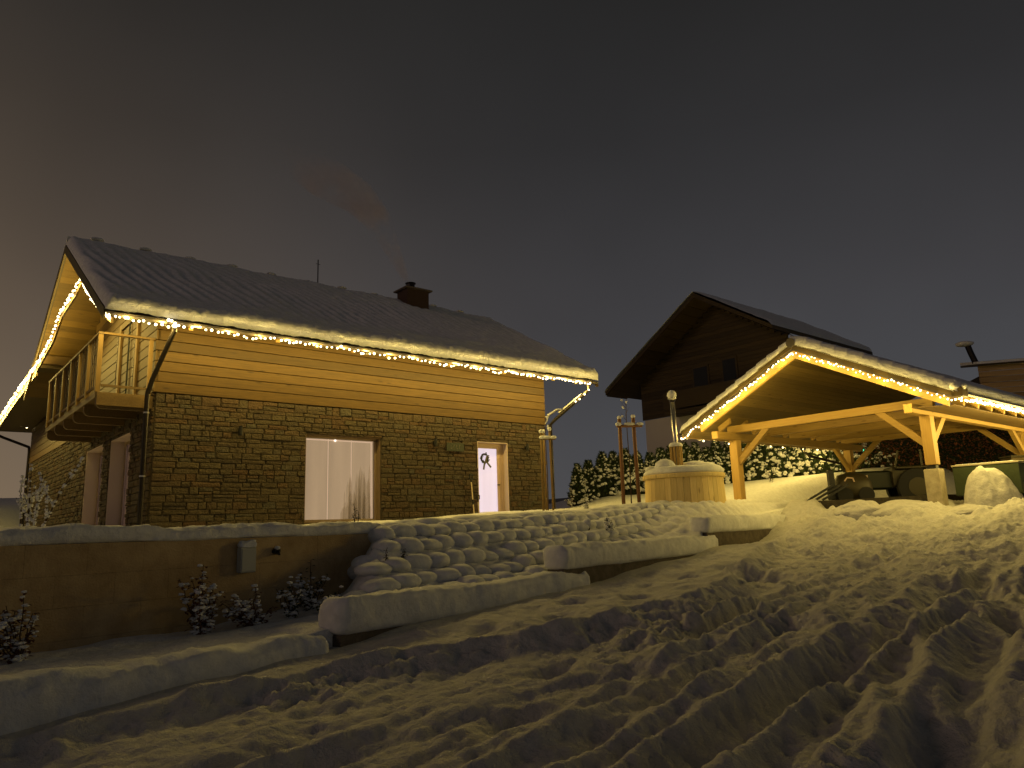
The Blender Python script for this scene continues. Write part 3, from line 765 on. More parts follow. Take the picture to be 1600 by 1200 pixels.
# rafters and purlins
for k in range(14):
    u = .35 + k * .98
    q = [(u, .0, top_z(0) - .10), (u, EAVE_V + .12, top_z(EAVE_V + .12) - .10), (u, EAVE_V + .12, top_z(EAVE_V + .12) - .20), (u, -.2, top_z(-.2) - .31), (u, .0, top_z(0) - .31)]
    r_ = part('rafter', MB().prism(q, (.09, 0, 0)), LARCH_Y, house)
    part('end_cap', MB().box(u - .004, u + .094, EAVE_V + .075, EAVE_V + .118, 4.47, 4.56), LARCH_Y, r_)
for (v, zt) in ((RV, RZ - .12), (8.15, top_z(8.15) - .12), (.75, top_z(.75) - .12)):
    part('purlin', MB().box(ROOF_U0 + .12, .0, v - .08, v + .08, zt - .26, zt), LARCH, house)
# inner rafters that carry the lights of the gable
def poly_board(name, pts, h, th, m):
    b = MB()
    for (a_, c_) in zip(pts[:-1], pts[1:]):
        b.prism([(a_[0], a_[1], a_[2]), (c_[0], c_[1], c_[2]), (c_[0], c_[1], c_[2] - h), (a_[0], a_[1], a_[2] - h)], (th, 0, 0))
    return part(name, b, m, house)
poly_board('gable_rafter', [(-1.10, 2.98, 6.56), (-1.10, 2.25, 6.06), (-1.10, 1.44, 5.60), (-1.10, .4, 5.07), (-1.10, -.6, 4.62)], .12, .05, LARCH_Y)
poly_board('gable_rafter', [(-1.10, 2.98, 6.56), (-1.13, 3.6, 6.34), (-1.20, 5.02, 6.09), (-1.22, 6.0, 5.62), (-1.28, 8.2, 5.17)], .12, .05, LARCH_Y)
poly_board('gable_rafter', [(-1.28, 8.2, 5.20), (-1.28, 13.0, 5.0), (-1.28, 18.9, 4.62)], .26, .05, LARCH_Y)
# low wing roof behind
b = MB(); q = [(ROOF_U0, 8.3, 5.36), (ROOF_U0, 19.0, 4.74), (ROOF_U0, 19.0, 4.60), (ROOF_U0, 8.3, 5.22)]
b.prism(q, (8.0, 0, 0)); part('wing_roof', b, DARKWOOD, house)
part('wing_roof_snow', MB().prism([(ROOF_U0 + .05, 9.4, 5.44), (ROOF_U0 + .05, 18.9, 4.90), (ROOF_U0 + .05, 18.95, 4.745), (ROOF_U0 + .05, 9.4, 5.30)], (7.8, 0, 0)), SNOW, house)
part('purlin', MB().box(ROOF_U0 + .1, .0, 11.3, 11.46, 4.86, 5.08), LARCH, house)

# snow on the front roof slope: one closed sheet with a rolled lip over the gutter, rippled by the tiles below
us = axis([(ROOF_U0 - .02, ROOF_U0 + .3, .03), (ROOF_U0 + .3, ROOF_U1 - .3, .035), (ROOF_U1 - .3, ROOF_U1 + .28, .03)])
ss = axis([(0, .5, .02), (.5, 6.33, .05)])
uu, sv = np.meshgrid(us, ss)
Ls = math.hypot(RV - EAVE_V, RZ - EAVE_Z); dv, dz_ = (RV - EAVE_V) / Ls, (RZ - EAVE_Z) / Ls
ed = np.minimum(uu - us[0], us[-1] - uu)
thk = .31 + .05 * fbm(uu * .5, sv * .3, 601, 2)
lip = np.clip(sv / .28, 0, 1); lipf = np.sqrt(np.clip(1 - (1 - lip) ** 2, 0, 1))
lipf = np.where(sv < .28, lipf, 1)
edf = np.sqrt(np.clip(1 - (1 - np.clip(ed / .16, 0, 1)) ** 2, 0, 1))
# ripples running down the slope, bent a little by sliding
ph = uu + .35 * fbm(uu * .25, sv * .35, 611, 2) + .12 * sv
rip = (.5 + .5 * np.cos(ph * 2 * math.pi / .34)) ** 1.6
amp = .055 * sstep(.4, 1.6, sv) * (1 - .75 * sstep(3.6, 6.2, sv)) * (.6 + .6 * vnoise(uu * .6, sv * .5, 615))
H_ = thk * lipf + amp * (rip - .3) + .028 * fbm(uu * 3.0, sv * 3.2, 621, 4) * sstep(0, .1, sv) + .045 * fbm(uu * 8, sv * 8, 622, 4, .65) * sstep(.8, .1, sv) + .02 * fbm(uu * 1.1, sv * .0 + 2, 625, 3)
H_ = H_ * (.12 + .88 * edf)
ov = -.10 * np.sqrt(np.clip(1 - (np.clip(sv, 0, .3) / .3 - .35) ** 2 * 1.6, 0, 1)) * (sv < .34) * 0
vv = EAVE_V + .0 + dv * (sv - .06) - dz_ * H_ + ov
zz = EAVE_Z + dz_ * (sv - .06) + dv * H_
# rolled lip hangs outward a little
roll = np.exp(-((sv - .10) / .14) ** 2) * .08
vv = vv - roll
o = link('roof_snow', grid_mesh('roof_snow', uu, vv, zz), SNOW_R, house)
b = MB(); b.prism([(ROOF_U0, EAVE_V - .03, EAVE_Z + .005), (ROOF_U0, RV, RZ + .005), (ROOF_U0, RV, RZ + .10), (ROOF_U0, EAVE_V + .1, EAVE_Z + .13)], (ROOF_U1 - ROOF_U0 + .2, 0, 0))
b.prism([(ROOF_U0, 2 * RV - EAVE_V, EAVE_Z + .005), (ROOF_U0, RV, RZ + .005), (ROOF_U0, RV, RZ + .27), (ROOF_U0, 2 * RV - EAVE_V - .1, EAVE_Z + .18)], (ROOF_U1 - ROOF_U0, 0, 0))
part('roof_snow', b, SNOW, house)
for k in range(11):                                      # ridge vents poking through
    u = -.6 + k * 1.22
    part('ridge_tile', MB().blob((u, RV - .02, RZ + .33 - .012 * (k % 3)), .10, (1.6, 1, .55), .12, lv=2), SNOW, house, True)

# gutter, downpipes
g = MB(); gp = []
for k in range(9):
    t = math.pi + math.pi * k / 8; gp.append((EAVE_V - .07 + .068 * math.cos(t), EAVE_Z - .09 + .068 * math.sin(t)))
gi_ = [(EAVE_V - .07 + .060 * math.cos(math.pi + math.pi * k / 8), EAVE_Z - .09 + .060 * math.sin(math.pi + math.pi * k / 8)) for k in range(9)]
prof = gp + gi_[::-1]
g.prism([(ROOF_U0 + .02, a, c) for a, c in prof], (ROOF_U1 - ROOF_U0 + .22, 0, 0))
g.tube([(ROOF_U0 + .02, EAVE_V - .138, EAVE_Z - .088), (ROOF_U1 + .24, EAVE_V - .138, EAVE_Z - .088)], .010, 6)
part('gutter', g, mat('gutter_metal', (.09, .075, .06), .3, .5), house)
for k in range(15):
    u = -1.1 + k * .96
    part('gutter_bracket', MB().box(u, u + .025, EAVE_V - .15, EAVE_V + .02, EAVE_Z - .165, EAVE_Z - .155), PIPE, house)
dp = part('downpipe', MB().tube([(.02, EAVE_V - .07, 4.52), (.02, EAVE_V - .07, 4.36), (-.03, EAVE_V + .06, 4.16), (-.16, -.32, 3.44), (-.19, -.12, 3.16), (-.19, -.11, 2.95), (-.19, -.11, HZ - .1)], .052, 10), PIPE, house)
part('pipe_clamp', MB().tube([(-.19, -.11, 2.72), (-.19, -.11, 2.75)], .062, 10).tube([(-.19, -.11, 1.35), (-.19, -.11, 1.38)], .062, 10), GALV, dp)
dp = part('downpipe', MB().tube([(12.55, EAVE_V - .07, 4.50), (12.55, EAVE_V - .07, 4.28), (12.40, EAVE_V + .05, 4.10), (11.85, -.28, 3.40), (11.72, -.16, 3.22), (11.72, -.16, HZ - .1)], .055, 10), PIPE, house)
part('pipe_snow', MB().tube([(12.36, EAVE_V + .08, 4.15), (11.95, -.33, 3.60)], [.02, .03], 6), SNOW, dp, True)
dp = part('downpipe', MB().tube([(-1.2, 19.1, 4.5), (-.9, 19.0, 4.35), (-.1, 18.1, 3.9), (-.08, 18.08, 3.7), (-.08, 18.08, .2)], .055, 8), PIPE, house)

# chimney, antenna
ch = part('chimney', MB().box(8.78, 9.66, 3.62, 4.28, 7.2, 8.30), mat('chimney_render', (.075, .045, .03), .9, bump=.006, bscale=25), house)
part('chimney_cap', MB().box(8.68, 9.76, 3.52, 4.38, 8.30, 8.36, .01), mat('chimney_cap', (.14, .11, .085), .8), ch)
part('chimney_pot', MB().tube([(9.12, 3.95, 8.36), (9.12, 3.95, 8.56)], .15, 12).tube([(9.12, 3.95, 8.60), (9.12, 3.95, 8.62)], .19, 12), PIPE, ch)
part('snow', MB().blob((9.22, 3.95, 8.37), .5, (1, .75, .10), .1, lv=2), SNOW, ch, True)
part('antenna', MB().tube([(5.86, RV, RZ), (5.86, RV, RZ + 1.15)], .018, 6).tube([(5.78, RV, RZ + 1.0), (5.94, RV, RZ + 1.0)], .008, 5), PIPE, house)

# ---- balcony on the gable
BV0, BV1, BU = .06, 6.30, -1.13
part('deck', MB().box(BU + .02, -.06, BV0 + .05, BV1, 3.06, 3.125), BALC, house)
def bracket(v, th):
    q = [(-.03, v, 2.80)]
    for k in range(7):
        t = math.pi * 1.5 - (math.pi / 2) * k / 6
        q.append((BU + .12 + .12 * math.cos(t), v, 2.92 + .12 * math.sin(t)))
    q += [(BU, v, 3.055), (-.03, v, 3.055)]
    return MB().prism(q, (0, th, 0))
for k in range(6):
    v = .10 + k * 1.22
    part('bracket', bracket(v, .10), BALC, house)
part('end_panel', MB().box(BU - .004, -.03, .04, .085, 2.86, 3.14, .004), BALC, house)
part('fascia', MB().box(BU - .03, BU - .005, .09, BV1 + .03, 3.02, 3.14), BALC, house)
part('top_rail', MB().box(BU - .05, BU + .05, .04, BV1 + .05, 4.40, 4.45, .006), BALC, house)
part('bottom_rail', MB().box(BU - .02, BU + .02, .10, BV1, 3.26, 3.31), BALC, house)
part('top_rail', MB().box(BU + .05, -.06, .02, .10, 4.40, 4.45, .006), BALC, house)
part('bottom_rail', MB().box(BU + .05, -.06, .04, .08, 3.26, 3.31), BALC, house)
for k in range(7):
    v = .10 + k * 1.02
    part('post', MB().box(BU - .045, BU + .045, v - .045, v + .045, 3.14, 4.398), LARCH_Z, house)
    if k < 6:
        for j in range(1, 5):
            part('baluster', MB().box(BU - .008, BU + .008, v + j * .204 - .008, v + j * .204 + .008, 3.31, 4.398), PIPE, house)
part('post', MB().box(-.17, -.09, .03, .11, 3.14, 4.398), LARCH_Z, house)
for j in range(1, 3):
    part('baluster', MB().box(BU + j * .33 - .006, BU + j * .33 + .006, .05, .065, 3.31, 4.398), PIPE, house)
# upper corner posts and the balcony door frame standing proud of the boards
for (v0, v1, u0) in ((1.50, 1.66, -.10), (3.22, 3.40, -.10)):
    part('door_frame', MB().box(u0, -.055, v0, v1, 3.14, 5.5), LARCH_Z, house)
part('door_frame', MB().box(-.10, -.056, 1.66, 3.22, 5.36, 5.5), LARCH_Y, house)
part('downlead', MB().tube([(-.09, 2.35, 3.15), (-.09, 2.35, 5.4)], .018, 6), WIRE, house)

# ================================================================== THE CARPORT
fl_ = tag(part('carport_floor', MB().box(.9, 8.6, -5.3, -1.5, .2, .50), mat('dark_gravel', (.035, .03, .022), .9, noise=(8, (.02, .018, .012), (.06, .05, .035)), bump=.02, bscale=20), None), kind='structure'); fl_.matrix_world = M_C
cp = thing('carport', 'open timber carport with gable roof, snow on top and warm lights along its verge', 'carport', M_C)
CR_V, CR_Z, CE = -2.83, 4.66, 3.80           # ridge, half width to the eaves
CSL = .508
U0, U1 = -1.22, 8.3
def cz(v): return CR_Z - abs(v - CR_V) * CSL
for (u, v, g0) in ((.0, .0, .2), (7.2, .0, .3), (0, -5.5, -.1), (7.2, -5.5, .1)):
    lowz = 1.20 if v < -1 else g0
    p = part('post', MB().box(u - .125, u + .125, v - .125, v + .125, lowz, 2.42, .012), PINE_Z, cp)
    if v < -1:
        part('post_shoe', MB().box(u - .09, u + .09, v - .09, v + .09, 1.10, 1.20), BLACK, p)
        part('post_base', MB().box(u - .17, u + .17, v - .17, v + .17, g0, 1.10, .015), CONC_L, p)
for v in (0, -5.5):
    part('wall_plate', MB().box(-1.02, U1 - .1, v - .10, v + .10, 2.42, 2.64, .008), PINE_X, cp)
for k, u in enumerate((0, 1.8, 3.6, 5.4, 7.2)):
    part('tie_beam', MB().box(u - .08, u + .08, -5.72, .18, 2.642, 2.86, .008), PINE_Y, cp)
def brace(a, b_):
    part('brace', MB().beam(a, b_, .12, .16), PINE_Y, cp)
for u in (0, 7.2):
    brace((u, -.08, 1.72), (u, -1.16, 2.70)); brace((u, -5.42, 1.72), (u, -4.34, 2.70))
    for v in (0, -5.5):
        if u == 0: brace((u + .08, v, 1.72), (u + 1.05, v, 2.50))
        else: brace((u - .08, v, 1.72), (u - 1.05, v, 2.50))
# rafters
for sg, end in ((1, CR_V + 3.20), (-1, CR_V - 3.65)):
    for k in range(11):
        u = U0 + .02 + k * .92
        h = .20 if k == 0 else .16; CR0 = CR_V if k == 0 else end - sg * .42; CZ0 = cz(CR0)
        q = [(u, CR0, CZ0 - .17), (u, end, cz(end) - .17), (u, end - sg * .03, cz(end) - .17 - h), (u, CR0, CZ0 - .17 - h)]
        part('rafter', MB().prism(q, (.10, 0, 0)), PINE_Y, cp)
# ceiling boards between the rafters and the tiles
for sg in (1, -1):
    n_ = 24
    for k in range(n_):
        d0, d1 = CE * k / n_ + .002, CE * (k + 1) / n_ - .004
        q = [(U0 + .03, CR_V + sg * d0, CR_Z - d0 * CSL - .165), (U0 + .03, CR_V + sg * d1, CR_Z - d1 * CSL - .165), (U0 + .03, CR_V + sg * d1, CR_Z - d1 * CSL - .145), (U0 + .03, CR_V + sg * d0, CR_Z - d0 * CSL - .145)]
        part('ceiling_board', MB().prism(q, (U1 - U0 - .06, 0, 0)), CEIL, cp)
    q = [(U0, CR_V, CR_Z - .143), (U0, CR_V + sg * CE, cz(CR_V + CE) - .143), (U0, CR_V + sg * (CE + .02), cz(CR_V + CE)), (U0, CR_V, CR_Z)]
    part('roof_tiles', MB().prism(q, (U1 - U0, 0, 0)), ROOF, cp)
    # verge tiles stepping down the slope
    for k in range(11):
        d0, d1 = k * .345, (k + 1) * .345 + .02
        q = [(U0 - .05, CR_V + sg * d0, CR_Z - d0 * CSL + .03), (U0 - .05, CR_V + sg * d1, CR_Z - d1 * CSL + .055), (U0 - .05, CR_V + sg * d1, CR_Z - d1 * CSL - .10), (U0 - .05, CR_V + sg * d0, CR_Z - d0 * CSL - .12)]
        part('verge_tile', MB().prism(q, (.048, 0, 0)), DARKWOOD, cp)
part('ridge_tile', MB().tube([(U0 - .08, CR_V, CR_Z + .04), (U1, CR_V, CR_Z + .04)], .13, 10), ROOF, cp)
part('fascia', MB().box(U0, U1, CR_V + CE + .02, CR_V + CE + .045, cz(CR_V + CE) - .18, cz(CR_V + CE) + .02), PINE_X, cp)
part('fascia', MB().box(U0, U1, CR_V - CE - .045, CR_V - CE - .02, cz(CR_V + CE) - .18, cz(CR_V + CE) + .02), PINE_X, cp)
for sg in (1, -1):
    gm = MB(); v = CR_V + sg * (CE + .11); z = cz(CR_V + CE) - .03
    pr = [(v + .06 * math.cos(math.pi + math.pi * k / 8), z + .06 * math.sin(math.pi + math.pi * k / 8)) for k in range(9)]
    pr += [(v + .052 * math.cos(math.pi + math.pi * k / 8), z + .052 * math.sin(math.pi + math.pi * k / 8)) for k in range(9)][::-1]
    gm.prism([(U0, a, c) for a, c in pr], (U1 - U0, 0, 0)); part('gutter', gm, PIPE, cp)
part('downpipe', MB().tube([(5.9, .97, 2.6), (5.9, .97, 2.4), (5.95, .85, 2.25), (6.6, .35, 2.02), (7.05, .16, 1.9), (7.05, .16, .3)], .05, 8), PIPE, cp)
for k in range(6):
    part('soffit_board', MB().box(U0 + .15, U1 - .1, -6.52 + k * .155, -6.37 + k * .155, 2.46 + .012 * k, 2.475 + .012 * k), SOFFIT, cp)
# snow on both slopes
for sg in (1, -1):
    us = axis([(U0 - .06, U0 + .2, .02), (U0 + .2, U1, .10)]); ss = axis([(-.02, 4.0, .035), (4.0, 4.36, .02)])
    uu, sv = np.meshgrid(us, ss); Lc = math.hypot(1, CSL); dv = 1 / Lc; dz_ = CSL / Lc
    ed = np.clip((uu - us[0]) / .14, 0, 1); edf = np.sqrt(1 - (1 - ed) ** 2); eo = np.clip((4.36 - sv) / .22, 0, 1); eof = np.sqrt(1 - (1 - eo) ** 2)
    saw = ((sv / .395) % 1.0)
    H_ = ((.17 if sg > 0 else .24) + .05 * saw * np.exp(-(uu - us[0]) / .6) + .02 * np.abs(np.sin(uu * math.pi / .30)) * sstep(.2, .8, uu - us[0]) + .03 * fbm(uu * 2, sv * 2, 700 + sg, 4)) * (.05 + .95 * edf) * (.04 + .96 * eof)
    fr = sstep(0, .12, sv)
    vv = CR_V + sg * (dv * sv + dz_ * H_ * fr); zz = CR_Z + .03 - dz_ * sv + dv * H_
    nm = grid_mesh('roof_snow', uu, vv, zz) if sg < 0 else grid_mesh('roof_snow', uu[:, ::-1], vv[:, ::-1], zz[:, ::-1])
    link('roof_snow', nm, SNOW, cp)
    part('roof_snow', MB().prism([(U0 - .05, CR_V, CR_Z + .01), (U0 - .05, CR_V + sg * CE, cz(CR_V + CE) + .01), (U0 - .05, CR_V + sg * (CE - .02), cz(CR_V + CE) + .07), (U0 - .05, CR_V, CR_Z + .10)], (U1 - U0, 0, 0)), SNOW, cp)

part('verge_tile', MB().box(U0 - .05, U0 + .3, CR_V - CE - .17, CR_V - CE + .06, cz(CR_V + CE) - .13, cz(CR_V + CE) + .10, .02), DARKWOOD, cp)
part('roof_snow', MB().blob((U0 + .12, CR_V - CE - .02, cz(CR_V + CE) + .13), .19, (1.1, .9, .75), .06, lv=3), SNOW, cp, True)
# ================================================================== NEIGHBOUR'S HOUSE BEHIND
ND_ = 34.0; nx, ny = 8.825, 34.0; NS = ND_ / 36
M_N = Matrix.Translation((nx, ny, 0)) @ Matrix.Rotation(UA, 4, 'Z')
nb_h = thing('house', 'unlit neighbouring house with brown wooden gable and wide eaves behind the tub', 'house', M_N)
AZ, LV, LZ, RVv, RZz = 10.80, 6.02, 6.96, -5.3, 7.40
p_ = (AZ - LZ) / LV
def nz_(v): return AZ - abs(v) * p_
q = [(0, 0, AZ), (0, LV, nz_(LV)), (0, LV, nz_(LV) - .18), (0, 0, AZ - .22)]
part('roof', MB().prism(q, (9.5, 0, 0)).prism([(0.001, 0, AZ), (0.001, -3.9, nz_(3.9)), (0.001, -3.9, nz_(3.9) - .18), (0.001, 0, AZ - .22)], (9.5, 0, 0)), DARKWOOD, nb_h)
for sg in (1, -1):
    us = axis([(-.03, 9.5, .25)]); smax = 7.2 if sg > 0 else 4.6; ss = axis([(0, smax, .12)]); uu, sv = np.meshgrid(us, ss); Ln = math.hypot(1, p_)
    H_ = .16 + .05 * fbm(uu * 1.6, sv * 1.6, 801 + sg, 4)
    H_ = H_ * np.clip((uu + .03) / .2 + .6, 0, 1) * np.clip((smax - sv) / .2 + .05, 0, 1)
    vv = sg * (sv / Ln + p_ / Ln * H_ * sstep(0, .2, sv)); zz = AZ - p_ * sv / Ln + H_ / Ln
    if sg > 0: uu, vv, zz = uu[:, ::-1], vv[:, ::-1], zz[:, ::-1]
    link('roof_snow', grid_mesh('roof_snow', uu, vv, zz), SNOW, nb_h)
    for k in range(14):
        LW = LV if sg > 0 else 3.9; d0, d1 = LW * k / 14 + .01, LW * (k + 1) / 14 - .01
        q = [(.06, sg * d0, AZ - .23 - d0 * p_), (.06, sg * d1, AZ - .23 - d1 * p_), (.06, sg * d1, AZ - .25 - d1 * p_), (.06, sg * d0, AZ - .25 - d0 * p_)]
        part('soffit_board', MB().prism(q, (1.6, 0, 0)), DARKWOOD, nb_h)
GU = 1.55
part('plaster_wall', MB().box(GU, GU + 7.5, -4.0, 4.75, .2, 5.35), PLASTER, nb_h)
for k in range(26):
    z0 = 5.36 + k * .20; z1 = z0 + .19
    hv = (AZ - .26 - z1) / p_
    if hv < .2: break
    hl = min(hv, 4.85)
    part('plank', MB().box(GU - .06, GU, -min(hl, 4.0), hl, z0, z1), DARKWOOD, nb_h)
part('balcony', MB().box(GU - 1.1, GU - .02, -3.0, 2.6, 5.25, 5.42).box(GU - 1.12, GU - 1.06, -3.0, 2.6, 5.5, 6.35), DARKWOOD, nb_h)
dkg = mat('unlit_glass', (.012, .012, .014), .08)
for (v0, v1, z0, z1) in ((.5, 1.5, 5.5, 7.6), (-1.1, -.2, 5.6, 7.7)):
    w = part('window', MB().box(GU - .10, GU - .06, v0, v1, z0, z1), DARKWOOD, nb_h)
    part('pane', MB().box(GU - .108, GU - .098, v0 + .1, v1 - .1, z0 + .1, z1 - .1), dkg, w)

# ================================================================== BARN ROOF AT THE RIGHT EDGE
Mb = Matrix.Translation((22.2, 34.0, 0)) @ Matrix.Rotation(R(-14), 4, 'Z')
barn = thing('barn', 'wooden barn with snowy boards and a crooked flue, cut off by the right edge', 'barn', Mb)
part('wall_body', MB().box(.1, 9, .1, 5, 1, 6.5), MORTAR, barn)
for k in range(14):
    z0 = 3.0 + k * .27
    part('plank', MB().box(-.3, 9, .0 - .03 * (k % 2), .09, z0, z0 + .25, .01), BARNW, barn)
    part('snow', MB().blob((4.5, -.03, z0 + .26), 1, (4.5, .05, .018), .05, lv=2), SNOW, barn, True)
part('roof', MB().prism([(-.4, -.25, 6.74), (-.4, 2, 7.1), (-.4, 2, 7.2), (-.4, -.25, 6.82)], (10, 0, 0)), DARKWOOD, barn)
part('roof_snow', MB().prism([(-.4, -.25, 6.83), (-.4, 2, 7.21), (-.4, 2, 7.36), (-.4, -.2, 6.95)], (10, 0, 0)), SNOW, barn)
part('roof_snow', MB().blob((2.2, -.2, 7.15), .35, (1, 1, .7), .1, lv=2), SNOW, barn, True)
fl = part('flue', MB().tube([(-.25, .3, 6.9), (-.42, .3, 7.5), (-.5, .3, 7.85)], .14, 8), PIPE, barn)
part('snow', MB().blob((-.62, .3, 7.95), .32, (1.2, 1, .4), .1, lv=2), SNOW, fl, True)

# ================================================================== HOT TUB
tub = thing('hot_tub', 'round wooden hot tub with upright staves and a snow-covered lid', 'hot tub', loc=(4.55, 20.15, .33))
NSV = 40
for k in range(NSV):
    a = 2 * math.pi * k / NSV; hw = math.pi / NSV * .965
    vs = []
    for z, r_ in ((-.35, 1.085), (.86, 1.035)):
        for aa_, rr_ in ((a - hw, r_), (a + hw, r_), (a + hw, r_ - .04), (a - hw, r_ - .04)): vs.append((rr_ * math.cos(aa_), rr_ * math.sin(aa_), z))
    part('stave', MB().add(vs, [(3, 2, 1, 0), (4, 5, 6, 7), (0, 1, 5, 4), (1, 2, 6, 5), (2, 3, 7, 6), (3, 0, 4, 7)]), STAVE, tub)
part('rim', MB().lathe([(1.0, .84), (1.085, .84), (1.095, .87), (1.095, .93), (1.08, .95), (.9, .95), (.9, .84)], 48), STAVE, tub, True)
part('liner', MB().lathe([(.99, .1), (.99, .84)], 40), BLACK, tub)
lid = MB().lathe([(.95, .94), (1.04, .95), (1.07, 1.0), (1.06, 1.06), (.98, 1.13), (.7, 1.17), (.3, 1.18), (.02, 1.18)], 48)
lid.v = [(x_ * (1 + .03 * float(fbm(x_ * 2, y_ * 2, 5))), y_ * (1 + .03 * float(fbm(x_ * 2, y_ * 2, 6))), z_ + (.06 * float(fbm(x_ * 1.6 + 3, y_ * 1.6, 8)) if z_ > 1 else 0)) for x_, y_, z_ in lid.v]
part('lid_snow', lid, SNOW_S, tub, True)
b = MB()
for (x_, y_, r_, sz) in ((-.55, -.35, .27, .85), (-.40, -.2, .22, .8), (.32, -.1, .38, .45), (.62, .1, .34, .42), (.1, .05, .3, .5), (.45, -.45, .3, .3), (-.85, .0, .18, .4)): b.blob((x_, y_, 1.14), r_, (1, 1, sz), .05, lv=3)
part('lid_snow', b, SNOW_S, tub, True)
st = thing('stove_flue', 'shiny metal stove flue with a snow cap and slatted guard, standing behind the wooden tub', 'chimney pipe', loc=(4.36, 19.95, .93))
part('pipe', MB().tube([(0, 0, .3), (0, 0, 2.32)], .065, 14), GALV, st, True)
for k in range(12):
    a = 2 * math.pi * k / 12
    part('slat', MB().beam((.155 * math.cos(a), .155 * math.sin(a), .42), (.155 * math.cos(a), .155 * math.sin(a), 1.10), .055, .018, (math.cos(a), math.sin(a), 0)), PINE_Z, st)
part('snow', MB().lathe([(.18, 1.10), (.19, 1.14), (.15, 1.20), (.06, 1.22)], 20), SNOW_S, st, True)
part('rain_cap', MB().lathe([(.13, 2.42), (.02, 2.47)], 14).tube([(.05, .0, 2.3), (.10, 0, 2.43)], .006, 4).tube([(-.05, .0, 2.3), (-.10, 0, 2.43)], .006, 4), GALV, st)
part('snow', MB().blob((0, 0, 2.52), .125, (1, 1, 1.05), .06, lv=2), SNOW_S, st, True)

# ================================================================== STAKED TREES
def stakes(x, y, lbl, sp, h, snow=True, n=2, r=.043, wm=None):
    wm = wm or DARKWOOD_Z
    gz = ground_z(x, y) - .1
    t = thing('staked_tree', lbl, 'young tree', loc=(x, y, gz), rz=R(8))
    for k in range(n):
        px = (k - (n - 1) / 2) * sp; py = 0 if k != 1 or n < 3 else .25
        s_ = part('stake', MB().tube([(px * 1.12, py, 0), (px, py, h + .03 * k)], r, 9), wm, t, True)
        part('snow', MB().blob((px, py, h + .03 * k + .03), .058, (1, 1, 1.0), .08, lv=2), SNOW_S, s_, True)
    c = part('crossbar', MB().tube([(-sp * .5 - .1, -.05, h - .20), (sp * .5 + .22, -.05, h - .20)], r * .75, 8), wm, t)
    part('snow', MB().blob((-sp * .5 - .05, -.05, h - .15), .06, (1.3, 1, .9), .1, lv=2).blob((sp * .15, -.05, h - .15), .07, (2.2, .8, .7), .1, lv=2).blob((sp * .5 + .15, -.05, h - .15), .06, (1.6, 1, .8), .1, lv=2), SNOW_S, c, True)
    rg = random.Random(int(x * 100))
    part('trunk', MB().tube([(0, .02, 0), (.02, .02, h * .5), (.0, .0, h), (.03, 0, h + .45)], [.016, .013, .010, .005], 6), BARK, t)
    tw = MB(); sn = MB()
    for k in range(9):
        z0 = h - .1 + rg.uniform(0, .5); a = rg.uniform(0, 6.28); l = rg.uniform(.12, .34)
        e_ = (l * math.cos(a) * .6, l * math.sin(a) * .5, z0 + l * .9); tw.tube([(.01, 0, z0), (e_[0] * .5, e_[1] * .5, z0 + l * .35), e_], [.006, .005, .003], 4)
        if rg.random() < .6: sn.blob((e_[0] * .7, e_[1] * .7, z0 + l * .5), .022, (1.2, 1, 1.2), .3, rg)
    part('twigs', tw, BARK, t); part('snow', sn, SNOW_C, t)
    return t
stakes(3.02, 19.6, 'bare young tree tied between two reddish stakes, left of the wooden tub', .38, 2.46, r=.05)
t_ = stakes(.90, 21.0, 'bare young tree with pale stakes at the right corner of the stone house', .125, 2.30, n=3, r=.030, wm=LARCH_Z)
b = MB(); b.tube([(-.02, 0, 2.4), (.1, 0, 2.75), (.35, 0, 2.92), (.62, 0, 2.95)], [.014, .012, .01, .006], 6); part('branch', b, BARK, t_)
b = MB(); b.tube([(.02, 0, 2.55), (.11, 0, 2.79), (.35, 0, 2.95), (.60, 0, 2.975)], [.02, .028, .026, .015], 6); part('snow', b, SNOW_C, t_, True)

